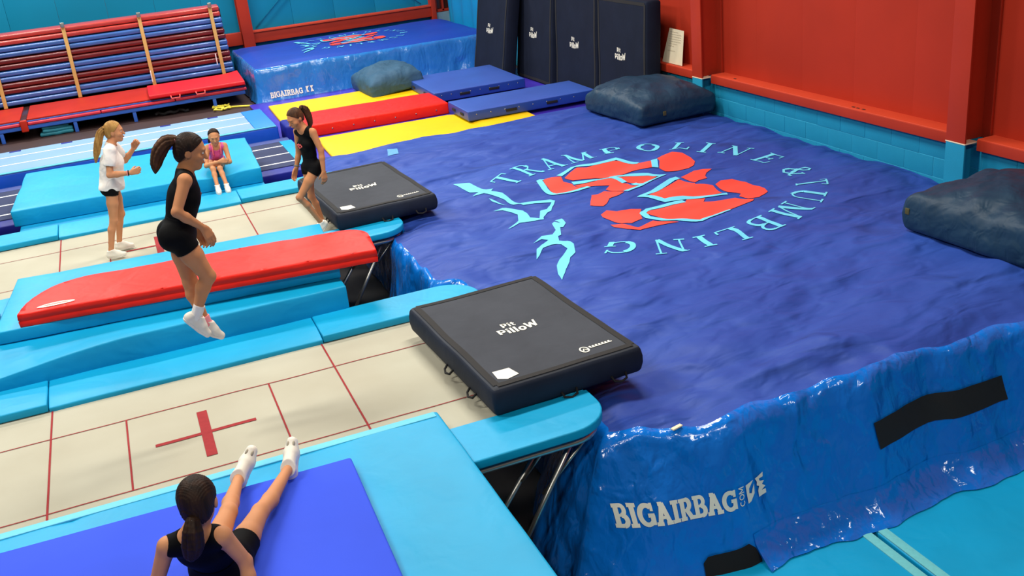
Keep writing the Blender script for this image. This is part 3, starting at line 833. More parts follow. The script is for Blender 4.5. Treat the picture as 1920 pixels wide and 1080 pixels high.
# ================================================================== SPOTTING MATS BETWEEN THE TRAMPOLINES
dk = thing('spotting_deck', 'turquoise padded spotting deck below the long red mat', 'deck', (0, 2.4, 0))
box('deck_core', -2.6, 1.38, 1.62, 3.22, 0.0, 1.195, M_DARK, dk, 0.01)
def droop(x, y, z):
    if z > 0.05:
        k = 1 - sstep(-1.75, 0.25, x)
        front = sstep(0.35, 0.85, -y)
        z = 0.05 + (z - 0.05) * (1 - 0.95 * k * front)
    return (x, y, z + 0.006 * fbm(x * 2, y * 3, 1))
soft('lower_mat', -0.60, 2.35, 1.2, (4.1, 1.7, 0.242), M_CYAN, dk, 0.018, (34, 22, 3), disp=droop)
soft('upper_mat', 0.06, 2.535, 1.445, (2.92, 1.40, 0.115), M_CYAN, dk, 0.014, (26, 12, 1), rot=-0.085,
     disp=lambda x, y, z: (x, y + 0.008 * fbm(x * 5, z * 9, 2), z + 0.006 * fbm(x * 2, y * 2, 2)))
soft('upper_mat', -2.10, 2.40, 1.445, (1.24, 0.72, 0.075), M_CYAN, dk, 0.014, (12, 12, 1), rot=-0.02)
L_, R_ = (-1.24, 1.95), (1.79, 1.585)
ang = math.atan2(R_[1] - L_[1], R_[0] - L_[0]); ln = math.hypot(R_[0] - L_[0], R_[1] - L_[1])
out = [(0, 0), (ln, 0), (ln, 0.42)] + arc(ln - 0.26, 0.46, 0.26, 0.28, 10, 90, 6) + arc(0.58, 0.10, 0.57, 0.64, 90, 176, 8)
out = [(L_[0] + x * math.cos(ang) - y * math.sin(ang), L_[1] + x * math.sin(ang) + y * math.cos(ang)) for x, y in out]
rm = thing('red_spotting_mat', 'long red padded mat lying between the two trampolines', 'mat', (0.3, 2.1, 1.565))
RW = lambda u, v: 0.008 * fbm(u * 1.8, v * 2.5, 3) + 0.006 * fbm(u * 4, v * 3 + u * 2, 7)
vs, fs = poly2d(out, 0.05)
from collections import Counter
ec = Counter()
for f in fs:
    for a_, b_ in zip(f, f[1:] + f[:1]): ec[tuple(sorted((a_, b_)))] += 1
rimset = {i for e_, c_ in ec.items() if c_ == 1 for i in e_}
cxm, cym = sum(p[0] for p in out) / len(out), sum(p[1] for p in out) / len(out)
def inset(p, d):
    q = Vector((cxm - p[0], (cym - p[1]) * 4.0)); q.normalize()
    return (p[0] + q.x * d, p[1] + q.y * d)
V_, F_ = [], []
nv = len(vs)
for i, p in enumerate(vs):
    q = inset(p, 0.004) if i in rimset else p
    V_.append((q[0], q[1], 1.682 + RW(*q)))
F_ += [tuple(f) for f in fs]
rim_e = []
for f in fs:
    for a_, b_ in zip(f, f[1:] + f[:1]):
        if ec[tuple(sorted((a_, b_)))] == 1: rim_e.append((a_, b_))
lv = {}
for k, (zz_, dd_) in enumerate(((1.672, 0.0), (1.632, -0.006), (1.622, 0.002), (1.612, -0.006), (1.566, 0.0))):
    for i in rimset:
        q = inset(vs[i], dd_)
        lv[(i, k)] = len(V_); V_.append((q[0], q[1], zz_ + RW(*vs[i]) * 0.5))
for a_, b_ in rim_e:
    chain_a = [a_] + [lv[(a_, k)] for k in range(5)]; chain_b = [b_] + [lv[(b_, k)] for k in range(5)]
    for k in range(5): F_.append((chain_a[k], chain_a[k + 1], chain_b[k + 1], chain_b[k]))
ob = put('foam_body', V_, F_, M_RED, rm)
el = arc(-0.93, 2.0, 0.155, 0.038, 0, 360, 20)[:-1]
el = [(x + (y - 2.0) * .15, y - (x + 0.93) * .11) for x, y in el]
printed('maker_badge', [poly2d(el, 0.05)], lambda u, v: (u, v, 1.688 + RW(u, v)), M_PRWHITE, rm)
printed('badge_text', [ribbon2d([(-1.03, 2.01), (-0.83, 1.99)], 0.012, .03)], lambda u, v: (u, v, 1.691 + RW(u, v)), mat('badge_red', (214, 120, 110), 0.6), rm)

# ================================================================== NEAR LEFT: CYAN LANDING MAT WITH BLUE MAT ON TOP
nd = thing('spotting_deck', 'dark deck block under the big turquoise mat at bottom left', 'deck', (-0.5, -3.0, 0))
box('deck_core', -2.6, 1.42, -4.6, -1.62, 0.0, 1.12, M_DARK, nd, 0.01)
cm = thing('landing_mat', 'large turquoise vinyl mat overlapping the near trampoline under the blue mat', 'mat', (-0.5, -2.7, 1.12))
def cmd(x, y, z):
    w = 0.012 * fbm(x * 0.9 + y * 1.4, y * 0.5 - x * 0.3, 3) + 0.006 * fbm(x * 3 + y * 3, y * 1.2 - x, 6)
    ridge = -0.010 * math.exp(-(((x + 0.75 * y - 1.0) / 0.05) ** 2)) - 0.008 * math.exp(-(((x + 0.9 * y - 0.62) / 0.06) ** 2))
    return (x, y, z + (w + ridge) * (z > 0.03))
soft('foam_body', -0.55, -2.72, 1.226, (4.14, 3.8, 0.045), M_CYAN, cm, 0.02, (60, 60, 1), disp=cmd)
box("edge_strip", -2.6, 1.49, -0.905, -0.835, 1.264, 1.277, M_CYANL, cm, 0.004)
bmm = thing('blue_gym_mat', 'plain royal blue gym mat under the seated girl at bottom left', 'mat', (-0.9, -2.6, 1.277))
soft('foam_body', -1.03, -2.62, 1.283, (3.6, 2.9, 0.06), M_BLUEM, bmm, 0.018, (14, 12, 1), rot=-0.03,
     disp=lambda x, y, z: (x, y, z + 0.005 * fbm(x * 1.2, y * 1.2, 5)))
box('carry_loop', 0.775, 0.80, -1.72, -1.62, 1.29, 1.315, M_BLACK, bmm, 0.004)

# ================================================================== CRASH MAT BEHIND THE REAR TRAMPOLINE
dk3 = thing('support_block', 'low turquoise foam block showing just below the crash mat', 'foam block', (0, 7.8, FB))
box('foam_core', -1.56, 1.5, 6.43, 7.72, FB, 1.193, M_CYAND, dk3, 0.02)
cr = thing('crash_mat', 'thick turquoise crash mat with the girl in pink sitting on its edge', 'crash mat', (0, 7.7, 1.2))
def crd(x, y, z):
    return (x + 0.012 * fbm(y * 2, z * 5, 4), y, z + (0.012 * fbm(x * 1.3, y * 1.5, 7) + 0.006 * fbm(x * 3.5, y * 4, 2)) * (z > 0.1) - 0.05 * math.exp(-(((x - 1.0) / 0.25) ** 2 + ((y + 0.85) / 0.25) ** 2)) * (z > 0.1))
soft('foam_body', -0.02, 7.72, 1.195, (3.12, 2.1, 0.21), M_CYAN, cr, 0.018, (40, 26, 2), rot=-0.045, disp=crd)

# ================================================================== PIT PILLOWS
def pillow(name, label, c, size, group, rot=0.0, seed=1, tilt=None, mtop=M_PILTOP, mside=M_PILSIDE, sagf=0.02, handles=True, text=True, patch=True):
    t = thing(name, label, 'pillow mat', c, group)
    W, H, D = size
    def dd(x, y, z):
        sag = -sagf * math.cos(math.pi * x / W) * math.cos(math.pi * y / H) * (z > D * .5) - 0.02 * (y / (H / 2)) ** 2 * 0
        bul = 0.02 * (1 - (2 * z / D - 1) ** 2)
        x2 = x * (1 + bul / (W / 2)) ; y2 = y * (1 + bul / (H / 2))
        return (x2 + 0.006 * fbm(y * 3, z * 6, seed), y2 + 0.006 * fbm(x * 3, z * 6, seed + 3), z + sag + 0.010 * fbm(x * 2.2, y * 2.2, seed) * (z > D * .5))
    vs, fs = softbox_data((W, H, D), 0.035, (14, 18, 3), dd)
    W0 = Vector(c)
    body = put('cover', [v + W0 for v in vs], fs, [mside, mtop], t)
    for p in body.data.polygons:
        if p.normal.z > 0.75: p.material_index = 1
    surf = lambda u, v, e=0.004: Vector(dd(u, v, D)) + Vector((0, 0, e)) + W0
    b = 0.045
    for nm, pts in (('edge_band', [(-W / 2 + b, -H / 2 + b), (W / 2 - b, -H / 2 + b)]), ('edge_band', [(W / 2 - b, -H / 2 + b), (W / 2 - b, H / 2 - b)]),
                    ('edge_band', [(W / 2 - b, H / 2 - b), (-W / 2 + b, H / 2 - b)]), ('edge_band', [(-W / 2 + b, H / 2 - b), (-W / 2 + b, -H / 2 + b)])):
        v, f = ribbon2d(pts, 0.052, 0.06)
        printed(nm, [(v, f)], surf, M_BLACK, t)
    if text:
        sh1, _ = text_shapes('Pit', sans, 0, 0, 0.075, 1.05, 0.05, 0.03)
        sh2, xe = text_shapes('PilloW', sans, 0, 0, 0.10, 1.02, 0.04, 0.03)
        sh2 = [([Vector((v[0] - xe / 2, v[1] * (0.82 + 0.45 * v[0] / xe) - 0.06 - 0.016 * math.sin(math.pi * min(1, max(0, v[0] / xe))))) for v in vs], fs) for vs, fs in sh2]
        sh1 = [([Vector((v[0] - 0.1, v[1] + 0.048)) for v in vs], fs) for vs, fs in sh1]
        printed('printed_lettering', sh1 + sh2, surf, M_PRWHITE, t)
    if patch:
        printed('care_label', [poly2d([(-W / 2 + .09, -H / 2 + .13), (-W / 2 + .10, -H / 2 + .25), (-W / 2 + .23, -H / 2 + .25), (-W / 2 + .25, -H / 2 + .12), (-W / 2 + .15, -H / 2 + .09)], 0.04)], surf, M_PRWHITE, t)
        lx, ly = W / 2 - 0.36, -H / 2 + 0.18
        sh = [ribbon2d(arc(lx, ly, .03, .045, 0, 360, 16), 0.012, 0.02), ribbon2d([(lx - .015, ly - .02), (lx, ly + .015), (lx + .018, ly - .02)], .012, .02)]
        for k in range(7):
            sh.append(ribbon2d([(lx + .055 + k * .026, ly + .0), (lx + .055 + k * .026, ly + .03)], 0.014, 0.02))
        sh.append(ribbon2d([(lx + .05, ly + .004), (lx + .23, ly + .004)], 0.012, 0.03))
        printed('printed_logo', sh, surf, M_PRWHITE, t)
    if handles:
        for (hx, hy, ax) in ((-W / 2 - .012, -H * .02, 1), (-W / 2 - .012, -H * .28, 1), (-.02, -H / 2 - .012, 0), (W * .33, -H / 2 - .012, 0)):
            if ax: pts = [(hx, hy + .06, .05), (hx - .03, hy + .05, .02), (hx - .045, hy, .012), (hx - .03, hy - .05, .02), (hx, hy - .06, .05)]
            else: pts = [(hx - .06, hy, .05), (hx - .05, hy - .03, .02), (hx, hy - .045, .012), (hx + .05, hy - .03, .02), (hx + .06, hy, .05)]
            tube('handle', [Vector(p) + W0 for p in pts], 0.009, M_BLACK, t, 8)
    if tilt: t.rotation_euler = tilt
    else: t.rotation_euler = (0, 0, rot)
    return t
GP = 'pit pillow mats'
pillow('pit_pillow', 'charcoal pit pillow lying on the end of the nearest trampoline', (2.42, -0.16, 1.215), (1.17, 1.74, 0.22), 'pit pillows lying on the trampoline ends', rot=0.045, seed=1)
pillow('pit_pillow', 'charcoal pit pillow at the feet of the walking girl, on the rear trampoline end', (2.42, 4.70, 1.215), (1.16, 1.86, 0.20), 'pit pillows lying on the trampoline ends', rot=0.045, seed=5)
sp = pillow('pit_pillow', 'upright navy pit pillow nearest the white paper notice', (0, 0, 0), (1.66, 1.80, 0.27), 'upright pit pillows leaning on the wall', seed=9, mtop=M_PILSTAND, mside=M_PILSTAND, sagf=-0.015, handles=False, patch=False)
# the pillow stands on its lower edge and leans on the wall: local y -> up, local z -> towards the room
def stand(o, yc, lean, x=7.93, turn=0.0):
    M = Matrix.Rotation(turn, 4, 'Z') @ Matrix(((0, 0, -1, 0), (-1, 0, 0, 0), (0, 1, 0, 0), (0, 0, 0, 1)))
    M = Matrix.Rotation(lean, 4, 'Y') @ M
    o.matrix_local = Matrix.Translation((x, yc, FB + 0.93)) @ M
stand(sp, 7.92, 0.05)
for yc, lean, x, lab, in ((9.66, 0.06, 7.93, 'upright navy pit pillow second from the white paper notice'), (11.45, 0.10, 7.90, 'upright navy pit pillow third from the white paper notice'), (12.75, 0.17, 7.50, 'upright navy pit pillow farthest back beside the blue curtain')):
    c = copy_tree(sp); c['label'] = lab
    stand(c, yc, lean, x)

def bean(name, label, cx, cy, z0, size, m, seed, rot, tilt=(0, 0), patches=()):
    t = thing(name, label, 'pillow', (cx, cy, z0), 'slumped fabric landing pillows')
    W, H, D = size
    def dd(x, y, z):
        u, v = 2 * x / W, 2 * y / H
        q = max(0.0, (1 - u * u)) * max(0.0, (1 - v * v))
        top = z / D
        dome = 0.66 + 0.46 * q ** 0.6
        zz = z * dome + 0.05 * top * fbm(x * 2.1 + seed, y * 2.1, seed) + 0.022 * top * fbm(x * 5 + y * 2, y * 5 - x * 2, seed + 2)
        zz += 0.03 * top * (0.25 - abs(fbm(x * 2.6 - y, y * 2.6 + x, seed + 11)))
        # radial pulled creases towards the corners
        a = math.atan2(y, x)
        zz += 0.02 * top * math.sin(a * 11 + 2.5 * fbm(x * 1.5, y * 1.5, seed)) * (u * u + v * v) * 0.5
        s = 1 - 0.06 * abs(top - 0.5) + 0.03 * fbm(a * 1.5, z * 4, seed + 5)
        return (x * s, y * s, zz)
    vs, fs = softbox_data((W, H, D), 0.07, (50, 50, 8), dd)
    R = Matrix.Rotation(rot, 3, 'Z') @ Matrix.Rotation(tilt[0], 3, 'X') @ Matrix.Rotation(tilt[1], 3, 'Y')
    put('cover', [R @ v + Vector((cx, cy, z0)) for v in vs], fs, m, t)
    for (u, v, zz, ax) in patches:
        p = Vector((u * W / 2, v * H / 2, zz * D))
        q = R @ Vector(dd(*p)) + Vector((cx, cy, z0))
        s = (0.05, 0.014, 0.06) if ax else (0.014, 0.05, 0.06)
        soft('patch', q.x, q.y, q.z - .03, s, mat('patch_olive', (84, 78, 40), 0.7), t, 0.003, (1, 1, 1), rot=rot)
    return t
bean('slumped_pillow', 'slumped navy pillow on the bag by the white paper notice', 7.30, 6.42, bag_h(7.3, 6.4) + 0.012, (1.32, 1.66, 0.46), M_NAVY, 3, 0.06, patches=((-.4, -1, .5, 1),))
bean('slumped_pillow', 'slumped navy pillow on the bag cut off by the right picture edge', 7.30, -0.50, bag_h(7.2, -0.5) + 0.012, (1.34, 1.68, 0.48), M_NAVY, 8, 0.05, patches=((-1, .88, .6, 0), (-1, -.8, .5, 0)))
bean('slumped_pillow', 'slumped grey-blue pillow resting on the yellow floor mat', 5.02, 13.05, 0.966, (1.12, 1.45, 0.44), M_NAVY2, 5, 0.05, (0.0, -0.10))

# ================================================================== REAR FLOOR MATS
pm = tag(soft('floor_cover', 5.1, 11.0, FB + 0.002, (5.5, 6.1, 0.05), M_PURPLE, None, 0.015, (10, 10, 1)), 'violet vinyl floor cover showing between yellow and red mats', 'floor cover')
YT = FB + 0.052
tag(soft('yellow_mat', 4.55, 8.80, YT, (3.5, 1.84, 0.05), M_YELLOW, None, 0.02, (24, 16, 1), rot=-0.02, disp=lambda x, y, z: (x, y, z + 0.012 * fbm(x * 1.2, y * 1.2, 1) - 0.03 * math.exp(-((x - 0.75) / 0.05) ** 2) * (z > .03))),
    'wide yellow vinyl mat along the far edge of the big air bag', 'mat')
tag(soft('yellow_mat', 4.2, 12.42, YT, (3.2, 1.72, 0.05), M_YELLOW, None, 0.012, (20, 10, 1), rot=-0.03, disp=lambda x, y, z: (x, y, z + 0.004 * fbm(x * 1.2, y * 1.2, 4))),
    'yellow vinyl mat behind the red mat and under the grey-blue pillow', 'mat')
rt = thing('red_gym_mat', 'long red vinyl mat with eyelets lying between the yellow mats', 'mat', (4.0, 10.6, YT))
soft('foam_body', 4.02, 10.62, YT, (2.56, 1.2, 0.2), M_RED, rt, 0.025, (16, 8, 2), rot=-0.045, disp=lambda x, y, z: (x, y, z + 0.008 * fbm(x * 2, y * 2, 9)))
for k in range(7):
    u = -1.1 + k * 0.37
    yy = 10.62 + u * math.sin(-0.045) - 0.602
    tube('eyelet', [(3.92 + u, yy - 0.004, YT + 0.1), (3.92 + u, yy + 0.01, YT + 0.1)], 0.012, M_STEEL, rt, 8)
def blue_mat(label, x0, x1, y0, y1, z0, z1, rot):
    t = thing('blue_gym_mat', label, 'mat', ((x0 + x1) / 2, (y0 + y1) / 2, z0), 'slate blue gym mats')
    c = Vector(((x0 + x1) / 2, (y0 + y1) / 2, z0))
    W, H = x1 - x0, y1 - y0
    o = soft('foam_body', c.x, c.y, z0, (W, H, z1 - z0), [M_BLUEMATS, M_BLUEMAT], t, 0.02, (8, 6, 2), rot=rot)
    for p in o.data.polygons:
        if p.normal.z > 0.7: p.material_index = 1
    R = Matrix.Rotation(rot, 3, 'Z')
    for k in range(9):
        p = R @ Vector((-W / 2 + 0.15 + k * (W - .3) / 8, -H / 2 - 0.002, (z1 - z0) * .62)) + c
        tube('eyelet', [p, p + Vector((0, 0.01, 0))], 0.011, M_STEEL, t, 8)
    for u in (-0.17, 0.15):
        p = R @ Vector((u * W, -H / 2 - 0.006, (z1 - z0) * .5)) + c
        soft('handle', p.x, p.y, p.z - 0.025, (0.2, 0.016, 0.045), M_BLACK, t, 0.005, (1, 1, 1), rot=rot)
    for v in (-0.2, 0.2):
        p = R @ Vector((-W / 2 - 0.006, v * H, (z1 - z0) * .5)) + c
        soft('handle', p.x, p.y, p.z - 0.025, (0.016, 0.16, 0.045), M_BLACK, t, 0.005, (1, 1, 1), rot=rot)
    return t
blue_mat('slate blue gym mat at the far edge of the bag, nearest the navy pillow', 5.24, 7.58, 8.80, 9.90, YT + 0.062, 1.13, -0.02)
blue_mat('slate blue gym mat behind, beside the grey-blue pillow and upright pillows', 5.3, 7.10, 10.75, 12.75, YT + 0.062, 1.14, -0.03)

# ================================================================== TUMBLING TRACKS
tk = thing('tumbling_track', 'raised pale blue tumbling track with royal blue side in front of the bench', 'track', (-1.5, 11.0, FB))
soft('side_cover', -2.3, 11.0, FB, (9.2, 1.72, 0.335), M_TRACKSIDE, tk, 0.03, (40, 6, 3), disp=lambda x, y, z: (x, y + 0.012 * fbm(x * 2, z * 4, 3), z))
box('runway', -6.9, 1.92, 10.2, 11.83, 1.186, 1.199, M_TRACK, tk, 0.004)
box('end_panel', 1.925, 2.27, 10.16, 11.84, 1.186, 1.201, M_TRACKBLUE, tk, 0.004)
box('edge_trim', -6.9, 2.27, 10.13, 10.2, 1.18, 1.196, M_CYANL, tk, 0.004)
for yy in (10.72, 11.35):
    box('marking_line', -6.9, 1.92, yy - 0.02, yy + 0.02, 1.199, 1.203, M_WHITE, tk, 0.001)
for k in range(7):
    box('grip_slot', -3.6 + k * 0.82, -3.42 + k * 0.82, 11.72, 11.79, 1.199, 1.206, M_INDIGO, tk, 0.002)
dt = thing('tumbling_track', 'low slate grey tumbling track with white stripes beside the crash mat', 'track', (-1.5, 9.0, FB))
box('track_base', -6.9, 2.42, 7.75, 10.0, FB, 0.985, M_INDIGO, dt, 0.02)
box('runway', -6.9, 2.22, 8.05, 9.75, 0.985, 1.0, M_DARKTRACK, dt, 0.004)
box('far_border', -6.9, 2.4, 9.75, 9.99, 0.985, 1.004, mat('border_navy', (52, 70, 140), 0.6), dt, 0.004)
box('end_panel', 2.22, 2.42, 8.0, 9.75, 0.985, 1.006, M_CYAN, dt, 0.004)
for yy in (8.3, 8.86, 9.42):
    box('marking_line', -6.9, 2.22, yy - 0.022, yy + 0.022, 1.0, 1.004, M_WHITE, dt, 0.001)
tag(soft('end_block', 2.55, 10.33, FB, (0.3, 0.6, 0.33), M_INDIGO, None, 0.05, (3, 4, 3)), 'small indigo foam block at the end of the raised track', 'foam block')
tag(soft('end_block', 2.62, 9.55, FB + 0.0, (0.26, 0.7, 0.26), mat('violet_block', (76, 70, 186), 0.45), None, 0.04, (3, 4, 3)), 'violet foam block beside the walking girl', 'foam block')

# ================================================================== BLEACHER
bl_ = thing('folded_bleacher', 'folded bleacher of red and blue glossy planks behind a red seat platform', 'bleacher', (-1.5, 16.4, FB))
rows = [M_PLRED, M_PLBLUE, M_PLDRED, M_PLBLUE, M_PLDRED, M_PLBLUE]
zz = 2.70
for k, m in enumerate(rows):
    for h in range(2):
        soft('plank', -2.45 + 0.008 * k, 16.72 - 0.045 * k - 0.02 * h, zz - 0.104, (9.7, 0.30, 0.096), m, bl_, 0.03, (6, 1, 1), tilt=(0.1, 0))
        zz -= 0.113
    zz -= 0.012
box('back_frame', -7.0, 2.45, 16.95, 17.15, FB, 2.6, M_DARK, bl_, 0.01)
for xx in (-4.0, -2.25, -0.8, 0.72, 2.2):
    soft('strap_post', xx, 16.25, 1.255, (0.075, 0.03, 1.46), M_TAN, bl_, 0.006, (1, 1, 1), tilt=(-0.18, 0))
    soft('post_bracket', xx, 16.46, 2.68, (0.08, 0.06, 0.1), M_STEEL, bl_, 0.008, (1, 1, 1))
for (xx, z0) in ((0.74, 1.35), (2.14, 1.5)):
    soft('latch_rod', xx - 0.05, 16.16, z0, (0.02, 0.02, 0.24), M_WHITE, bl_, 0.004, (1, 1, 1))
box('seat_board', -7, -1.92, 14.62, 16.24, 1.215, 1.25, M_SEATRED, bl_, 0.01)
box('seat_board', -1.80, 2.42, 14.62, 16.24, 1.215, 1.25, M_SEATRED, bl_, 0.01)
box('joint_plate', -1.915, -1.805, 14.62, 16.24, 1.214, 1.24, M_GLASS, bl_, 0.004)
box('joint_hook', -1.93, -1.80, 14.50, 14.62, 1.02, 1.24, M_SEATRED, bl_, 0.02)
for (a, b) in ((-7, -1.935), (-1.795, -0.45), (-0.44, 0.98), (0.99, 2.42)):
    box('front_piping', a, b, 14.55, 14.615, 1.13, 1.19, mat('piping_rose', (214, 50, 72), 0.4), bl_, 0.02)
box('front_rail', -7, 2.38, 14.57, 14.64, 1.05, 1.125, M_BENCHBLUE, bl_, 0.01)
box('front_rail', -7, 2.38, 14.60, 14.66, 1.19, 1.214, M_BENCHBLUE, bl_, 0.006)
for xx in (-2.3, -0.96, 0.16, 1.74):
    box('leg', xx - 0.035, xx + 0.035, 14.58, 14.65, FB, 1.05, M_BENCHBLUE, bl_, 0.008)
box('under_panel', -7, 2.3, 15.9, 15.95, FB, 1.2, M_DARK, bl_, 0.004)
for (a, b, c) in ((-3.9, -2.1, 1.0), (-1.5, 0.1, 1.02), (0.2, 1.2, 1.03)):
    box('under_board', a, b, 15.0, 15.35, c, c + 0.03, mat('underboard', (120, 72, 62), 0.6), bl_, 0.006)
rb = thing('red_gym_mat', 'crimson folded gym mat lying on the bleacher seat', 'mat', (1.45, 15.2, 1.25))
soft('foam_body', 1.47, 15.16, 1.252, (1.9, 1.36, 0.08), M_REDM, rb, 0.02, (10, 8, 1), rot=-0.03, disp=lambda x, y, z: (x, y, z + 0.07 * (max(0, x - 0.55) / 0.4) ** 2 * 0.6 * (0.5 + y / 1.36)))
for u in (0.95, 1.5):
    tube('handle', [(1.0 + (u - .95) * .9 + a, 14.44 - b, 1.27 - c) for a, b, c in ((-.09, -.03, 0), (-.08, .02, .05), (.08, .02, .05), (.09, -.03, 0))], 0.014, mat('coral_web', (240, 90, 84), 0.6), rb, 6)
tb = thing('cloth_bag', 'folded teal cloth bag lying on the floor under the bleacher seat', 'bag', (-1.35, 14.75, FB))
for k, (a, b, c, d) in enumerate(((0.62, 0.42, 0.07, 0), (0.56, 0.4, 0.07, 0.02), (0.5, 0.36, 0.08, -0.02))):
    soft('fold', -1.33 + d, 14.8, FB + k * 0.062, (a, b, c), M_TEALBAG, tb, 0.03, (10, 6, 1), rot=0.05 * k, disp=lambda x, y, z: (x, y, z + 0.03 * abs(x) + 0.015 * fbm(x * 6, y * 6, k)))
ys = thing('lashing_strap', 'tangled yellow lashing strap on the floor by the bleacher leg', 'strap', (1.9, 14.3, FB))
pts = []
for k in range(40):
    a = k * 0.7
    pts.append((1.86 + 0.2 * math.sin(a) * (0.4 + 0.6 * math.sin(k * .23)), 14.38 + 0.22 * math.cos(a * 0.83), FB + 0.02 + 0.03 * abs(math.sin(k * 1.3))))
tube('coil', pts, 0.018, M_YROPE, ys, 6)
tube('webbing_tail', [(1.95, 14.35, FB + 0.03), (2.2, 14.2, FB + .03), (2.55, 14.02, FB + .02)], 0.02, M_YROPE, ys, 6)
hp = thing('carry_handle_roll', 'dark rolled strap lying under the bleacher seat', 'strap', (0.95, 14.75, FB))
tube('roll', [(0.55 + k * .06, 14.75 + .05 * math.sin(k), FB + 0.05 + 0.02 * math.sin(k * 1.7)) for k in range(12)], 0.03, M_BLACK, hp, 8)

# ================================================================== CURTAIN, PAPER, FLOOR MATS
cv, cf = [], []
for i in range(61):
    s = i / 60
    for k in range(13):
        q = k / 12
        yy = 13.75 + 4.1 * s
        cv.append((8.05 - 0.08 * (1 - s) * (1 - q) + 0.05 * math.sin(s * 34 + q), yy, FB + 0.02 + 3.4 * q))
for i in range(60):
    for k in range(12):
        cf.append((i * 13 + k, i * 13 + k + 1, (i + 1) * 13 + k + 1, (i + 1) * 13 + k))
cu = put('hanging_sheet', cv, cf, M_CURTAIN)
md = cu.modifiers.new('thickness', 'SOLIDIFY'); md.thickness = 0.012
tag(cu, 'azure blue sheet hanging in the far right corner behind upright pillows', 'sheet')
pa = thing('paper_notice', 'white paper notice with faint handwriting propped on the red ledge', 'paper', (8.14, 7.02, 1.702))
def papf(u, v): return (8.08 + 0.10 * v / 0.52, 7.02 - u, 1.706 + v)
vs, fs = poly2d([(-.30, 0), (.30, 0), (.225, .51), (-.205, .52)], 0.1)
sh = put('sheet', [Vector(papf(*v)) for v in vs], fs, M_PAPER, pa, False)
md = sh.modifiers.new('thickness', 'SOLIDIFY'); md.thickness = 0.003
rnd = random.Random(4)
lines = []
for k in range(9):
    if k == 7: continue
    y0 = 0.47 - k * 0.035
    x = -0.17
    xe = rnd.uniform(0.0, 0.17)
    while x < xe:
        w = rnd.uniform(0.02, 0.05)
        lines.append(ribbon2d([(x, y0), (x + w * .3, y0 + .006), (x + w * .6, y0 - .004), (x + w, y0 + .002)], 0.006, 0.03))
        x += w + 0.012
printed('handwriting', lines, lambda u, v: Vector(papf(u, v)) + Vector((-0.006, 0, 0)), M_INK, pa)

def floor_mat(label, x0, x1, y0, y1):
    t = thing('floor_mat', label, 'mat', ((x0 + x1) / 2, (y0 + y1) / 2, 0.0), 'turquoise floor mats with hook strips')
    soft('foam_body', (x0 + x1) / 2, (y0 + y1) / 2, 0.0, (x1 - x0, y1 - y0, 0.075), M_CYAN, t, 0.012, (24, 24, 1), disp=lambda x, y, z: (x, y, z + 0.006 * fbm(x * 2, y * 2, x0) * (z > .04)))
    for (a, b, c, d) in ((x0 + .01, x0 + .085, y0 + .01, y1 - .01), (x1 - .085, x1 - .01, y0 + .01, y1 - .01), (x0 + .09, x1 - .09, y1 - .085, y1 - .01)):
        box('hook_strip', a, b, c, d, 0.074, 0.086, M_HOOK, t, 0.003)
    return t
M_HOOK = mat('hook_strip_aqua', (110, 200, 206), 0.8, 0.05, 40)
floor_mat('turquoise floor mat in front of the bag vent at bottom', 2.15, 4.232, -3.9, -1.83)
floor_mat('turquoise floor mat in the bottom right corner below the black strip', 4.262, 6.34, -3.9, -1.83)

# ================================================================== PEOPLE
# Every body is one continuous surface polygonised from smoothly blended limbs.
class Field:
    def __init__(self, lo, hi, h):
        self.h = h
        self.lo = np.array(lo) - 4 * h
        n = np.ceil((np.array(hi) + 4 * h - self.lo) / h).astype(int) + 1
        self.n = n
        self.ax = [self.lo[i] + h * np.arange(n[i]) for i in range(3)]
        self.F = np.full(n, 1e3, dtype=np.float32)
    def sub(self, lo, hi):
        s = []
        for i in range(3):
            a = max(0, int((lo[i] - self.lo[i]) / self.h)); b = min(self.n[i], int((hi[i] - self.lo[i]) / self.h) + 2)
            s.append(slice(a, max(a, b)))
        X = self.ax[0][s[0]][:, None, None]; Y = self.ax[1][s[1]][None, :, None]; Z = self.ax[2][s[2]][None, None, :]
        return tuple(s), X, Y, Z
    def grid(self):
        return self.ax[0][:, None, None], self.ax[1][None, :, None], self.ax[2][None, None, :]

def prim_bounds(p):
    if p[0] == 'cap':
        r = max(p[3], p[4]); a, b = np.array(p[1]), np.array(p[2])
        return np.minimum(a, b) - r, np.maximum(a, b) + r
    r = max(p[3]); c = np.array(p[1])
    return c - r, c + r

def prim_eval(p, X, Y, Z):
    if p[0] == 'cap':
        a, b, ra, rb = np.array(p[1], float), np.array(p[2], float), p[3], p[4]
        d = b - a; L2 = d @ d + 1e-12
        t = np.clip(((X - a[0]) * d[0] + (Y - a[1]) * d[1] + (Z - a[2]) * d[2]) / L2, 0, 1)
        q = np.sqrt((X - a[0] - t * d[0]) ** 2 + (Y - a[1] - t * d[1]) ** 2 + (Z - a[2] - t * d[2]) ** 2)
        return q - (ra + (rb - ra) * t)
    c, A, r = np.array(p[1], float), p[2], p[3]
    k0 = 0; k1 = 0
    for i in range(3):
        u = (X - c[0]) * A[i][0] + (Y - c[1]) * A[i][1] + (Z - c[2]) * A[i][2]
        k0 = k0 + (u / r[i]) ** 2; k1 = k1 + (u / r[i] ** 2) ** 2
    k0 = np.sqrt(k0); k1 = np.sqrt(k1) + 1e-9
    return k0 * (k0 - 1) / k1

def smin(a, b, k):
    h = np.clip(0.5 + 0.5 * (b - a) / k, 0, 1)
    return b + (a - b) * h - k * h * (1 - h)

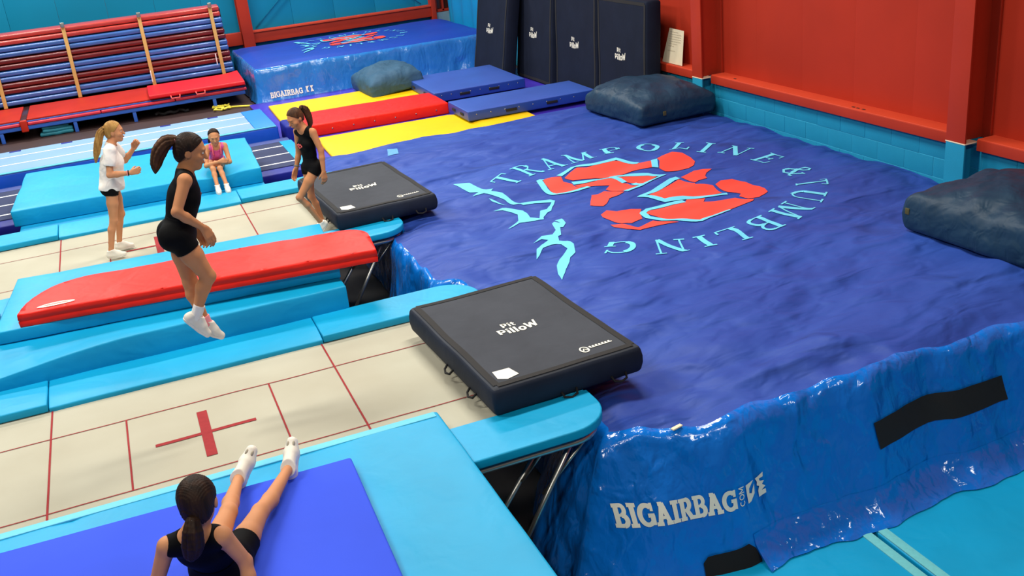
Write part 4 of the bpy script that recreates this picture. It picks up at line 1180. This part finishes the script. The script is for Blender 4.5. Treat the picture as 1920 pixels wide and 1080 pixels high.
def blend(fd, prims, off=0.0):
    for p in prims:
        k = p[-1]
        lo, hi = prim_bounds(p)
        m = k + abs(off) + 4 * fd.h
        s, X, Y, Z = fd.sub(lo - m, hi + m)
        v = prim_eval(p, X, Y, Z) - off
        fd.F[s] = smin(fd.F[s], v.astype(np.float32), k)

def carve(fd, prims):
    for p in prims:
        k = p[-1]
        lo, hi = prim_bounds(p)
        s, X, Y, Z = fd.sub(lo - k - 3 * fd.h, hi + k + 3 * fd.h)
        v = prim_eval(p, X, Y, Z)
        fd.F[s] = -smin(-fd.F[s], v.astype(np.float32), k)

def cut(fd, pt, nrm):
    """remove everything on the +nrm side of the plane"""
    X, Y, Z = fd.grid()
    v = (X - pt[0]) * nrm[0] + (Y - pt[1]) * nrm[1] + (Z - pt[2]) * nrm[2]
    fd.F = np.maximum(fd.F, v.astype(np.float32))

def nets(fd):
    F, h, n = fd.F, fd.h, fd.n
    s = F < 0
    c = np.zeros(n - 1, dtype=np.int8)
    for dx in (0, 1):
        for dy in (0, 1):
            for dz in (0, 1):
                c += s[dx:n[0] - 1 + dx, dy:n[1] - 1 + dy, dz:n[2] - 1 + dz]
    act = (c > 0) & (c < 8)
    I = np.argwhere(act)
    idx = -np.ones(n - 1, dtype=np.int64)
    idx[act] = np.arange(len(I))
    acc = np.zeros((len(I), 3)); cnt = np.zeros(len(I))
    corners = [(a, b, d) for a in (0, 1) for b in (0, 1) for d in (0, 1)]
    for a in corners:
        for ax in range(3):
            if a[ax]: continue
            b = list(a); b[ax] = 1
            fa = F[I[:, 0] + a[0], I[:, 1] + a[1], I[:, 2] + a[2]]; fb_ = F[I[:, 0] + b[0], I[:, 1] + b[1], I[:, 2] + b[2]]
            x = (fa < 0) != (fb_ < 0)
            t = fa[x] / (fa[x] - fb_[x])
            p = np.tile(np.array(a, float), (x.sum(), 1)); p[:, ax] += t
            acc[x] += p; cnt[x] += 1
    V = fd.lo + h * (I + acc / cnt[:, None])
    faces = []
    for ax in range(3):
        o1, o2 = [i for i in range(3) if i != ax]
        sl0 = [slice(None)] * 3; sl1 = [slice(None)] * 3
        sl0[ax] = slice(0, n[ax] - 1); sl1[ax] = slice(1, n[ax])
        cr = s[tuple(sl0)] != s[tuple(sl1)]
        E = np.argwhere(cr)
        E = E[(E[:, o1] > 0) & (E[:, o2] > 0) & (E[:, o1] < n[o1] - 1) & (E[:, o2] < n[o2] - 1)]
        q = []
        for d1, d2 in ((1, 1), (0, 1), (0, 0), (1, 0)):
            P = E.copy(); P[:, o1] -= d1; P[:, o2] -= d2
            q.append(idx[P[:, 0], P[:, 1], P[:, 2]])
        Q = np.stack(q, 1)
        inside = s[E[:, 0], E[:, 1], E[:, 2]]
        flip = inside if ax != 1 else ~inside
        Q[~flip] = Q[~flip][:, ::-1]
        faces.append(Q)
    return V, np.concatenate(faces)

def V3(*a): return np.array(a, dtype=float)
def nz(v): v = np.array(v, float); return v / (np.linalg.norm(v) + 1e-12)
def lerp(a, b, t): return np.array(a) * (1 - t) + np.array(b) * t

def mesh_from(prims, h, name, m, parent, off=0.0, cuts=(), carves=(), rough=None):
    bs = [prim_bounds(p) for p in prims]
    fd = Field(np.min([b[0] for b in bs], 0) - abs(off) - 0.02, np.max([b[1] for b in bs], 0) + abs(off) + 0.02, h)
    blend(fd, prims, off)
    if rough:
        X, Y, Z = fd.grid()
        fd.F = fd.F + rough(X, Y, Z).astype(np.float32)
    if carves: carve(fd, carves)
    for pt, n_ in cuts: cut(fd, pt, n_)
    V, F = nets(fd)
    return put(name, V, F.tolist(), m, parent)

def hand_prims(w, d, n_, side, size=1.0, curl=0.35, thumb_out=0.5):
    """w wrist, d along the fingers, n_ the way the palm faces, side towards the thumb"""
    d, n_ = nz(d), nz(n_); side = nz(np.array(side) - d * (np.array(side) @ d)); 
    P = []
    S = size
    k = 0.006
    for j, off in enumerate((0.030, 0.010, -0.010, -0.029)):
        kn = w + d * (0.082 - 0.004 * abs(j - 1)) * S + side * off * S
        P.append(('cap', w + side * off * 0.55 * S + d * .008, kn, 0.0135 * S, 0.0115 * S, 0.012))
        L = (0.040, 0.044, 0.041, 0.032)[j] * S
        a = kn; ang = curl * 0.5
        for seg in range(3):
            ang_now = ang + seg * curl
            dr = d * math.cos(ang_now) + n_ * math.sin(ang_now)
            b = a + dr * L * (1, 0.68, 0.52)[seg]
            P.append(('cap', a, b, (0.0098, 0.0088, 0.008)[seg] * S, (0.0088, 0.008, 0.0068)[seg] * S, 0.003))
            a = b
    a = w + d * 0.022 * S + side * 0.024 * S
    dr = nz(d * 0.75 + side * thumb_out + n_ * (0.25 + curl * .4))
    b = a + dr * 0.042 * S
    P.append(('cap', a, b, 0.0135 * S, 0.0105 * S, 0.008))
    dr2 = nz(dr + d * 0.5 + n_ * curl * 0.6 - side * 0.25)
    P.append(('cap', b, b + dr2 * 0.036 * S, 0.0105 * S, 0.0082 * S, 0.003))
    return P

def head_prims(hc, f, u, s):
    f = nz(f); u = nz(np.array(u) - f * (np.array(u) @ f)); r = np.cross(f, u)
    A = (r, f, u)
    c = lambda a, b, d: hc + r * a * s + f * b * s + u * d * s
    e = lambda p, rad, k: ('ell', p, A, tuple(v * s for v in rad), k)
    P = [e(c(0, -.008, .018), (.074, .094, .088), .012), e(c(0, .030, -.045), (.056, .058, .074), .03), e(c(0, .062, -.098), (.026, .022, .020), .025),
         ('cap', c(0, .084, .004), c(0, .106, -.030), .0075 * s, .0125 * s, .012), e(c(0, .078, .024), (.050, .014, .011), .015),
         e(c(0.044, .052, -.030), (.024, .026, .022), .02), e(c(-.044, .052, -.030), (.024, .026, .022), .02),
         e(c(0, .084, -.062), (.024, .013, .010), .010)]
    for k in (-1, 1):
        P.append(e(c(k * .074, -.012, -.014), (.011, .021, .031), .008))
    eyes = [c(k * .031, .079, .002) for k in (-1, 1)]
    carves = [e(c(k * .031, .096, .002), (.017, .018, .011), .010) for k in (-1, 1)]
    return P, carves, eyes, (r, f, u, c, e)

def figure(label, J, opt):
    h = opt.get('h', 0.008)
    s = opt.get('s', 1.0); g = opt.get('girth', 1.0)
    J = {k: V3(*v) for k, v in J.items()}
    mh = (J['hipL'] + J['hipR']) / 2; ms = (J['shL'] + J['shR']) / 2
    up = nz(ms - mh); rt = nz(J['shR'] - J['shL']); rt = nz(rt - up * (rt @ up)); fw = np.cross(up, rt)
    hrt = nz(J['hipR'] - J['hipL'])
    root = thing('person', label, 'person', opt['base'], None)
    skin = opt.get('skin', M_SKIN)
    E = lambda c, rad, k, A=(rt, fw, up): ('ell', c, A, tuple(v * s * g for v in rad), k)
    T = ms - mh
    torso = [E(mh + up * .02 * s, (.148, .105, .105), .03), E(mh + T * .38, (.118, .086, .12), .05), E(mh + T * .68 + fw * .004, (.132, .098, .135), .05),
             ('cap', lerp(J['shL'], ms, .1), lerp(J['shR'], ms, .1), .046 * s, .046 * s, .05),
             E(mh + T * .66 + fw * .062 * s + rt * .05 * s, (.046, .034, .044), .035), E(mh + T * .66 + fw * .062 * s - rt * .05 * s, (.046, .034, .044), .035)]
    glut = []
    for S_ in ('L', 'R'):
        th = nz(J['knee' + S_] - J['hip' + S_])
        back = nz(-fw * 0.9 + th * 0.35)
        glut.append(('ell', J['hip' + S_] - fw * .045 * s + up * .0, (rt, fw, up), (.078 * s * g, .082 * s * g, .088 * s * g), .03))
    torso += glut
    neck_top = J['hc'] - nz(J['hu']) * .05 * s - nz(J['hf']) * .02 * s
    neck = [('cap', J['neck'] - up * .03 * s, neck_top, .050 * s, .045 * s, .03), ('cap', J['neck'] - up * .01 * s, lerp(J['shL'], ms, .35), .04 * s, .035 * s, .04), ('cap', J['neck'] - up * .01 * s, lerp(J['shR'], ms, .35), .04 * s, .035 * s, .04)]
    limbs = []; legs = {}
    for S_ in ('L', 'R'):
        sh, el, wr = J['sh' + S_], J['el' + S_], J['wr' + S_]
        limbs += [('cap', sh, el, .043 * s, .034 * s, .025), ('cap', el, lerp(el, wr, .35), .034 * s, .034 * s, .015), ('cap', lerp(el, wr, .35), wr, .034 * s, .0225 * s, .015)]
        hp, kn, an = J['hip' + S_], J['knee' + S_], J['ank' + S_]
        sd = hrt * (1 if S_ == 'R' else -1)
        thb = nz(kn - hp); cal = nz(an - kn)
        bk = nz(np.cross(np.cross(thb, cal), thb)) if np.linalg.norm(np.cross(thb, cal)) > .15 else -fw
        bkc = nz(bk - cal * (bk @ cal))
        legs[S_] = [('cap', hp, lerp(hp, kn, .45), .079 * s * g, .071 * s * g, .03), ('cap', lerp(hp, kn, .45), kn, .071 * s * g, .048 * s * g, .02)]
        limbs += legs[S_]
        limbs += [('cap', kn, lerp(kn, an, .3) + bkc * .012 * s, .047 * s * g, .047 * s * g, .02), ('cap', lerp(kn, an, .3) + bkc * .012 * s, lerp(kn, an, .92), .047 * s * g, .029 * s, .02),
                  ('cap', lerp(kn, an, .9), an, .029 * s, .031 * s, .01), ('cap', kn - bk * .012 * s * 0, kn + nz(-bk) * .012 * s, .04 * s * g, .036 * s * g, .02)]
    hands = []
    for S_ in ('L', 'R'):
        if 'hd' + S_ in J:
            hands += hand_prims(J['wr' + S_], J['hd' + S_], J['hn' + S_], J['ht' + S_], s * opt.get('hands', 1.0), opt.get('curl' + S_, 0.35))
    hp_, hcarve, eyes, (r, f, u, c, e) = head_prims(J['hc'], J['hf'], J['hu'], s * opt.get('head', 1.0))
    body = mesh_from(torso + neck + limbs + hands + hp_, h, 'body', skin, root, carves=hcarve)
    # face
    q = s * opt.get('head', 1.0)
    for k, p in zip((-1, 1), eyes):
        mesh_from([e(p - f * .002 * q, (.013, .008, .0085), .001)], .0022, 'eye', M_EYEW if opt.get('open', True) else skin, root)
        mesh_from([e(p + f * .0055 * q - u * (0 if opt.get('open', True) else .004), (.0062 if opt.get('open', True) else .012, .003, .0062 if opt.get('open', True) else .0024), .001)], .0018, 'iris' if opt.get('open', True) else 'eyelashes', M_EYED, root)
        mesh_from([('cap', c(k * .016, .090, .022), c(k * .044, .078, .024), .0035 * q, .0028 * q, .001)], .002, 'eyebrow', opt.get('brow', M_BROW), root)
    mesh_from([e(c(0, .0955, -.060), (.021, .006, .0045), .002), e(c(0, .0945, -.067), (.017, .006, .005), .002)], .002, 'lips', M_LIP, root)
    # hair
    hm = opt['hair']
    cap = [e(c(0, -.014, .026), (.084, .098, .092), .01), e(c(0, -.045, -.02), (.070, .060, .075), .02)]
    rf = lambda X, Y, Z: 0.0022 * np.sin(X * 420 + 2 * np.sin(Z * 60)) * np.sin(Y * 390 + 1.5 * np.sin(Z * 70))
    mesh_from(cap, max(.004, h * .7), 'hair', hm, root, rough=rf,
              cuts=[(c(0, opt.get('line', .030), .034), nz(f * .80 - u * .60)), (c(0, 0, -.075), nz(-u + f * .25))])
    pt = [V3(*p) for p in opt['tail']]
    pr = opt['tail_r']
    tail = []
    npt = len(pt)
    fine = np.linspace(0, npt - 1, 3 * (npt - 1) + 1)
    def cr(q_):
        """smooth curve through the control points"""
        i = int(min(npt - 2, math.floor(q_))); t_ = q_ - i
        p0, p1, p2, p3 = pt[max(i - 1, 0)], pt[i], pt[i + 1], pt[min(i + 2, npt - 1)]
        return 0.5 * (2 * p1 + (p2 - p0) * t_ + (2 * p0 - 5 * p1 + 4 * p2 - p3) * t_ ** 2 + (3 * p1 - p0 - 3 * p2 + p3) * t_ ** 3)
    C_ = [cr(q_) for q_ in fine]; Rr = np.interp(fine, range(npt), pr)
    for i in range(len(C_) - 1):
        tail.append(('cap', C_[i], C_[i + 1], Rr[i] * .72, Rr[i + 1] * .72, .012))
    rg = np.random.default_rng(3)
    for i in range(opt.get('wisps', 8) * 3):
        an = rg.uniform(0, 2 * math.pi); rr0 = rg.uniform(.55, .95); end = rg.uniform(.8, 1.0); tw = rg.uniform(-.6, .6)
        P_ = []
        for j in range(len(C_)):
            t_ = nz(C_[min(j + 1, len(C_) - 1)] - C_[max(j - 1, 0)]); x_ = nz(np.cross(t_, V3(.31, .87, .2))); y_ = np.cross(t_, x_)
            a_ = an + tw * j / len(C_)
            P_.append(C_[j] + (x_ * math.cos(a_) + y_ * math.sin(a_)) * Rr[j] * rr0)
        last = int(end * (len(C_) - 1))
        for j in range(last):
            tail.append(('cap', P_[j], P_[j + 1], max(.004, .16 * Rr[j] + .003), .004 if j == last - 1 else max(.004, .16 * Rr[j + 1] + .003), .004))
    mesh_from(tail, .0045, 'ponytail', opt.get('tailm', hm), root)
    if opt.get('tie'):
        a, b = pt[0], pt[1]; d = nz(b - a); x = nz(np.cross(d, V3(.3, .2, 1))); y = np.cross(d, x); R_ = pr[0] * 1.05
        tube('hair_tie', [a + d * .01 + (x * math.cos(t) + y * math.sin(t)) * R_ for t in np.linspace(0, 2 * math.pi, 15)[:-1]], .007, opt['tie'], root, 6, True)
    # shoes
    for S_ in ('L', 'R'):
        if 'ft' + S_ not in J: continue
        A = J['ank' + S_]; t = nz(J['ft' + S_]); uu = J['fu' + S_]; uu = nz(uu - t * (uu @ t)); w = s * opt.get('shoe', .92)
        pr_ = [('cap', A - t * .030 * w - uu * .044 * w, A + t * .085 * w - uu * .050 * w, .036 * w, .039 * w, .02), ('cap', A + t * .085 * w - uu * .050 * w, A + t * .145 * w - uu * .056 * w, .039 * w, .029 * w, .02),
               ('cap', A + uu * .02 * w, A + t * .075 * w - uu * .028 * w, .036 * w, .032 * w, .02), ('cap', A + uu * .02 * w - t * .01 * w, A - t * .02 * w - uu * .03 * w, .036 * w, .036 * w, .02)]
        shoe = mesh_from(pr_, h * .75, 'shoe', M_SHOE, root, cuts=[(A - uu * .080 * w, -uu), (A + uu * (.026 if not opt.get('sock') else .012) * w, nz(uu - t * .25))])
        mesh_from(pr_[:2], h * .75, 'sole', M_SHOEG if opt.get('greysole') else M_WHITEFAB, root, off=.004, cuts=[(A - uu * .086 * w, -uu), (A - uu * .066 * w, uu)])
        sx = np.cross(t, uu)
        for k in range(4):
            p = A + t * (.035 + .018 * k) * w - uu * (-.012 + .012 * k) * w
            tube('lace', [p - sx * .022 * w - uu * .006, p + uu * .013 * w, p + sx * .022 * w - uu * .006], .0032, M_WHITEFAB, root, 6)
        if opt.get('toe_mesh'):
            for k in (-1, 1):
                mesh_from([('ell', A + t * .128 * w - uu * .030 * w + sx * k * .014 * w, (sx, t, uu), (.010, .024, .012), .002)], .003, 'toe_vent', M_SHOEG, root)
        if opt.get('sock'):
            kn = J['knee' + S_]; d = nz(kn - A)
            mesh_from([('cap', A - d * .01, A + d * opt['sock'][S_][0], .034 * s, .034 * s, .01)], h * .7, 'sock', opt['sock'][S_][1], root, off=.006, cuts=[(A + d * opt['sock'][S_][0], d)])
            mesh_from([('cap', A + t * .015 - uu * .004, A + t * .045 - uu * .012, .030 * s, .024 * s, .01)], h * .7, 'shoe_tongue', M_SOCKPINK, root, off=.006)
    ctx = dict(J=J, s=s, g=g, mh=mh, ms=ms, up=up, rt=rt, fw=fw, T=T, torso=torso, legs=legs, root=root, h=h, neck=neck, glut=glut)
    return ctx

def garment_top(cx, name, m, off=.007, hem=-.02, neck_r=.075, arm_r=.066, neck_f=.02, extra=()):
    J, s, up, fw = cx['J'], cx['s'], cx['up'], cx['fw']
    car = [('cap', J['neck'] + fw * neck_f * s - up * .005, J['neck'] + up * .12 + fw * (neck_f) * s, neck_r * s, neck_r * s, .006)]
    for S_ in ('L', 'R'):
        out = nz(J['sh' + S_] - cx['ms'])
        car.append(('cap', J['sh' + S_] + out * .035 * s - up * .015 * s, J['sh' + S_] + out * .035 * s + up * .05, arm_r * s, arm_r * s, .006))
    mesh_from(cx['torso'] + cx['neck'][1:] + list(extra), cx['h'] * .85, name, m, cx['root'], off=off, cuts=[(cx['mh'] + up * hem * s, -up)], carves=car)

def garment_shorts(cx, name, m, off=.008, waist=.12, leg=.32):
    J, s = cx['J'], cx['s']
    pel = [cx['torso'][0], cx['torso'][1]] + cx['glut']
    pr = list(pel)
    bs = []
    h = cx['h'] * .85
    allp = pel + cx['legs']['L'] + cx['legs']['R']
    b = [prim_bounds(p) for p in allp]
    lo, hi = np.min([x[0] for x in b], 0) - .02, np.max([x[1] for x in b], 0) + .02
    out = Field(lo, hi, h)
    blend(out, pel, off)
    for S_ in ('L', 'R'):
        fd = Field(lo, hi, h)
        blend(fd, cx['legs'][S_], off)
        d = nz(J['knee' + S_] - J['hip' + S_])
        cut(fd, lerp(J['hip' + S_], J['knee' + S_], leg), d)
        out.F = smin(out.F, fd.F, .02)
        # keep the pelvis mass from spilling past the hem
    cut(out, cx['mh'] + cx['up'] * waist * s, cx['up'])
    V, F = nets(out)
    return put(name, V, F.tolist(), m, cx['root'])

def chest_print(cx, off_f, off_r, off_u, size, m, nm='printed_emblem', rough_pts=None):
    """small printed motif on the shirt front"""
    s, up, rt, fw = cx['s'], cx['up'], cx['rt'], cx['fw']
    c = cx['mh'] + cx['T'] * off_u + fw * off_f * s + rt * off_r * s
    pts = rough_pts or [(-1, -.2), (-.5, .5), (-.1, .2), (.2, .7), (.5, .3), (1, .4), (.7, -.3), (.2, -.1), (0, -.7), (-.4, -.5)]
    prims = []
    for (a, b), (c2, d) in zip(pts, pts[1:] + pts[:1]):
        prims.append(('cap', c + rt * a * size + up * b * size - fw * .03 * abs(a) * size * 6, c + rt * c2 * size + up * d * size - fw * .03 * abs(c2) * size * 6, .006, .006, .004))
    mesh_from(prims, .004, nm, m, cx['root'])

# --- girl in the white T-shirt, standing on the rear trampoline, arms raised in front of her
cx = figure('girl with blonde ponytail in white T-shirt standing with fists raised on trampoline', dict(
    hipL=(-.325, 4.88, 1.93), hipR=(-.345, 4.72, 1.93), shL=(-.225, 4.94, 2.345), shR=(-.262, 4.66, 2.36), neck=(-.240, 4.80, 2.40),
    hc=(-.172, 4.80, 2.535), hf=(.95, -.12, -.12), hu=(.1, 0, 1),
    elR=(-.322, 4.59, 2.115), wrR=(-.110, 4.58, 2.100), hdR=(1, 0, .12), hnR=(0, 1, 0), htR=(.1, 0, 1),
    elL=(-.140, 5.03, 2.150), wrL=(-.020, 4.97, 2.275), hdL=(.55, -.1, .8), hnL=(0, -1, 0), htL=(-.6, 0, .8),
    kneeR=(-.405, 4.70, 1.585), kneeL=(-.318, 4.91, 1.590), ankR=(-.512, 4.68, 1.245), ankL=(-.415, 4.95, 1.243),
    ftR=(1, -.05, 0), fuR=(0, 0, 1), ftL=(1, .0, 0), fuL=(0, 0, 1)),
    dict(base=(-.45, 4.8, 1.15), s=.97, girth=.86, h=.0075, hair=M_HAIRB, skin=M_SKIN, curlR=1.25, curlL=1.25, brow=mat('fair_brow', (150, 112, 70), .8),
         tail=[(-.265, 4.80, 2.585), (-.315, 4.80, 2.540), (-.362, 4.80, 2.440), (-.400, 4.80, 2.340), (-.432, 4.80, 2.235)], tail_r=[.022, .038, .040, .034, .016], tie=M_BLACKFAB))
J = cx['J']
sl = []
for S_ in ('L', 'R'):
    sl.append(('cap', J['sh' + S_], lerp(J['sh' + S_], J['el' + S_], .52), .056, .058, .03))
shirt = [('ell', p[1], p[2], (p[3][0] * 1.05, p[3][1] * 1.1, p[3][2]), p[4]) if p[0] == 'ell' else p for p in cx['torso']]
shirt.append(('cap', cx['mh'] + cx['up'] * .03, cx['mh'] + cx['T'] * .6, .118, .112, .05))
b_cuts = [(cx['mh'] + cx['up'] * -.015, nz(-cx['up']))]
fdl = mesh_from(shirt + cx['neck'][1:] + sl, .0065, 't_shirt', M_WHITEFAB, cx['root'], off=.010, cuts=b_cuts + [(lerp(J['shR'], J['elR'], .56) , nz(J['elR'] - J['shR']))] if False else b_cuts,
      carves=[('cap', J['neck'] + cx['fw'] * .012, J['neck'] + cx['up'] * .1 + cx['fw'] * .012, .055, .055, .006),
              ('cap', lerp(J['shR'], J['elR'], .95), lerp(J['shR'], J['elR'], 1.2), .095, .095, .004), ('cap', lerp(J['shL'], J['elL'], 1.0), lerp(J['shL'], J['elL'], 1.2), .085, .085, .004)],
      rough=lambda X, Y, Z: .004 * np.sin(X * 38 + Z * 26) * np.sin(Y * 34 - Z * 18))
garment_shorts(cx, 'shorts', M_BLACKFAB, off=.008, waist=.06, leg=.19)
for k, mm in ((.10, M_BLACKFAB), (.16, M_SOCKPINK)):
    p = lerp(J['wrR'], J['elR'], k); d = nz(J['elR'] - J['wrR']); x = nz(np.cross(d, V3(0, 0, 1))); y = np.cross(d, x)
    tube('wristband', [p + (x * math.cos(t) + y * math.sin(t)) * .029 for t in np.linspace(0, 2 * math.pi, 15)[:-1]], .005, mm, cx['root'], 6, True)

# --- girl in the black leotard, in mid-air above the near trampoline
cx = figure('girl in black vest and shorts jumping in mid-air above the near trampoline', dict(
    hipL=(.125, .075, 2.645), hipR=(.125, -.085, 2.655), shL=(.268, .150, 3.015), shR=(.238, -.155, 3.045), neck=(.262, 0, 3.080),
    hc=(.322, -.005, 3.205), hf=(.93, -.10, -.33), hu=(.30, 0, .95),
    elR=(.142, -.245, 2.875), wrR=(.283, -.200, 2.728), hdR=(.38, .0, -.92), hnR=(-.6, .7, -.2), htR=(.8, .5, .3),
    elL=(.215, .235, 2.790), wrL=(.250, .130, 2.640), hdL=(.35, -.1, -.9), hnL=(-.4, -.8, 0), htL=(.8, -.4, .3),
    kneeR=(.250, -.090, 2.350), kneeL=(.130, .070, 2.285), ankR=(.116, -.065, 2.080), ankL=(.172, .055, 1.975),
    ftR=(.62, 0, -.78), fuR=(.78, 0, .62), ftL=(.80, 0, -.60), fuL=(.60, 0, .80)),
    dict(base=(.15, 0, 1.80), s=.97, girth=1.06, h=.006, head=1.05, hair=M_HAIRD, tailm=M_HAIRM, skin=M_SKIN2, curlR=.42, curlL=.5, shoe=1.0,
         tail=[(.248, 0, 3.290), (.185, 0, 3.285), (.125, .005, 3.225), (.090, .01, 3.150), (.075, .01, 3.095)], tail_r=[.024, .040, .044, .032, .010], wisps=16, tie=M_SOCKPINK,
         sock=dict(R=(.085, M_WHITEFAB), L=(.045, M_SOCKPINK))))
garment_top(cx, 'vest', M_BLACKFAB, off=.008, hem=-.06, neck_r=.070, arm_r=.062)
garment_shorts(cx, 'shorts', M_BLACKFAB, off=.009, waist=.14, leg=.30)
chest_print(cx, .112, .012, .74, .028, mat('maroon_print', (92, 24, 30), .6))

# --- girl in pink, sitting on the edge of the crash mat with folded arms
cx = figure('girl in pink vest sitting on the turquoise crash mat with folded arms', dict(
    hipL=(1.045, 7.07, 1.475), hipR=(.905, 7.07, 1.475), shL=(1.115, 6.89, 1.715), shR=(.885, 6.89, 1.725), neck=(1.000, 6.90, 1.755),
    hc=(1.000, 6.85, 1.868), hf=(-.05, -.92, -.30), hu=(0, -.28, .95),
    elR=(.815, 6.76, 1.520), wrR=(.985, 6.630, 1.575), hdR=(.9, -.05, -.05), hnR=(.1, .9, -.2), htR=(0, .2, 1),
    elL=(1.125, 6.75, 1.520), wrL=(.995, 6.665, 1.540), hdL=(-.9, .15, -.1), hnL=(0, .6, .6), htL=(0, -.3, 1),
    kneeR=(.885, 6.62, 1.490), kneeL=(.972, 6.62, 1.485), ankR=(.880, 6.440, 1.300), ankL=(.998, 6.440, 1.295),
    ftR=(-.02, -1, -.15), fuR=(0, -.15, 1), ftL=(.02, -1, -.15), fuL=(0, -.15, 1)),
    dict(base=(.98, 6.85, 1.22), s=.84, girth=.80, h=.007, head=1.08, hair=M_HAIRD, skin=M_SKIN, curlR=.3, curlL=.35, open=False, shoe=1.0, hands=.95, line=-.004,
         tail=[(1.0, 6.955, 1.86), (.96, 6.985, 1.82), (.93, 6.99, 1.77)], tail_r=[.025, .035, .014]))
garment_top(cx, 'vest', M_PINKFAB, off=.006, hem=.0, neck_r=.078, arm_r=.062, neck_f=.03)
garment_shorts(cx, 'shorts', M_GREYFAB, off=.010, waist=.06, leg=.42)
J = cx['J']
for k in (-1, 1):
    a = cx['ms'] + cx['rt'] * .062 * k * .84 + cx['up'] * .046 - cx['fw'] * .0
    pts = [a, a + cx['fw'] * .055 - cx['up'] * .03, a + cx['fw'] * .085 - cx['up'] * .085, a + cx['fw'] * .092 - cx['up'] * .12 - cx['rt'] * k * .012]
    tube('neck_trim', pts, .009, M_PINKTRIM, cx['root'], 6)

# --- girl in black walking along the rear trampoline, looking down
cx = figure('girl in black vest walking with bent knee beside the rear pit pillow', dict(
    hipL=(1.775, 3.925, 1.930), hipR=(1.700, 4.060, 1.925), shL=(1.800, 3.890, 2.330), shR=(1.672, 4.110, 2.325), neck=(1.722, 4.000, 2.375),
    hc=(1.655, 3.985, 2.498), hf=(-.80, -.36, -.42), hu=(-.35, -.15, .92),
    elL=(1.846, 3.845, 2.130), wrL=(1.828, 3.805, 1.905), hdL=(-.05, -.05, -1), hnL=(-.3, .9, 0), htL=(-.9, -.3, 0),
    elR=(1.655, 4.170, 2.075), wrR=(1.590, 4.110, 1.925), hdR=(-.45, -.1, -.88), hnR=(.3, -.8, 0), htR=(-.8, -.4, .2),
    kneeL=(1.535, 3.900, 1.645), kneeR=(1.690, 4.060, 1.590), ankL=(1.735, 3.960, 1.290), ankR=(1.768, 4.080, 1.262),
    ftL=(-.80, -.35, -.50), fuL=(-.5, -.1, .85), ftR=(-.88, -.45, 0), fuR=(0, 0, 1)),
    dict(base=(1.73, 4.02, 1.16), s=.93, girth=.80, h=.0075, hair=M_HAIRM, skin=M_SKIN2, curlL=.45, curlR=.45, open=False,
         tail=[(1.738, 4.03, 2.590), (1.785, 4.045, 2.560), (1.808, 4.05, 2.480), (1.815, 4.05, 2.400), (1.80, 4.04, 2.345)], tail_r=[.022, .036, .036, .026, .01], wisps=10, tie=M_BLACKFAB))
garment_top(cx, 'vest', M_BLACKFAB, off=.007, hem=-.03, neck_r=.070, arm_r=.060)
garment_shorts(cx, 'shorts', M_BLACKFAB, off=.009, waist=.12, leg=.20)
chest_print(cx, .110, .015, .66, .034, mat('coral_print', (206, 84, 80), .6))
J = cx['J']
p = lerp(J['wrR'], J['elR'], .12); d = nz(J['elR'] - J['wrR']); x = nz(np.cross(d, V3(0, 1, .2))); y = np.cross(d, x)
tube('wristband', [p + (x * math.cos(t) + y * math.sin(t)) * .027 for t in np.linspace(0, 2 * math.pi, 15)[:-1]], .008, mat('grey_band', (126, 132, 124), .6), cx['root'], 6, True)

# --- girl in the foreground sitting with her back to the camera, legs stretched towards the trampoline
cx = figure('girl with dark ponytail seen from behind, sitting on the blue mat with outstretched legs', dict(
    hipL=(-.165, -2.035, 1.435), hipR=(-.015, -2.065, 1.435), shL=(-.322, -2.265, 1.755), shR=(-.050, -2.325, 1.755), neck=(-.172, -2.285, 1.825),
    hc=(-.124, -2.285, 1.972), hf=(.25, .92, -.22), hu=(0, .1, 1),
    elL=(-.405, -2.260, 1.575), wrL=(-.400, -2.360, 1.375), hdL=(-.2, -.95, -.12), hnL=(0, -.1, -1), htL=(1, -.2, 0),
    elR=(.025, -2.320, 1.570), wrR=(.020, -2.420, 1.375), hdR=(.2, -.95, -.12), hnR=(0, -.1, -1), htR=(-1, -.2, 0),
    kneeL=(.006, -1.665, 1.475), kneeR=(.173, -1.715, 1.445), ankL=(.116, -1.215, 1.415), ankR=(.418, -1.255, 1.405),
    ftL=(.55, .40, .72), fuL=(-.25, -.80, .50), ftR=(.28, .62, .72), fuR=(-.2, -.70, .65)),
    dict(base=(-.05, -2.0, 1.335), s=1.06, girth=.96, h=.0055, head=1.07, hair=M_HAIRD, skin=M_SKIN, curlR=.12, curlL=.12, toe_mesh=True, shoe=1.16,
         tail=[(-.165, -2.395, 1.945), (-.180, -2.425, 1.895), (-.195, -2.430, 1.825), (-.210, -2.425, 1.770), (-.215, -2.415, 1.735)], tail_r=[.026, .044, .050, .036, .012], wisps=16, tie=M_EYED))
garment_top(cx, 'vest', M_BLACKFAB, off=.007, hem=-.05, neck_r=.078, arm_r=.062, neck_f=-.02)
garment_shorts(cx, 'shorts', M_BLACKFAB, off=.012, waist=.12, leg=.36)
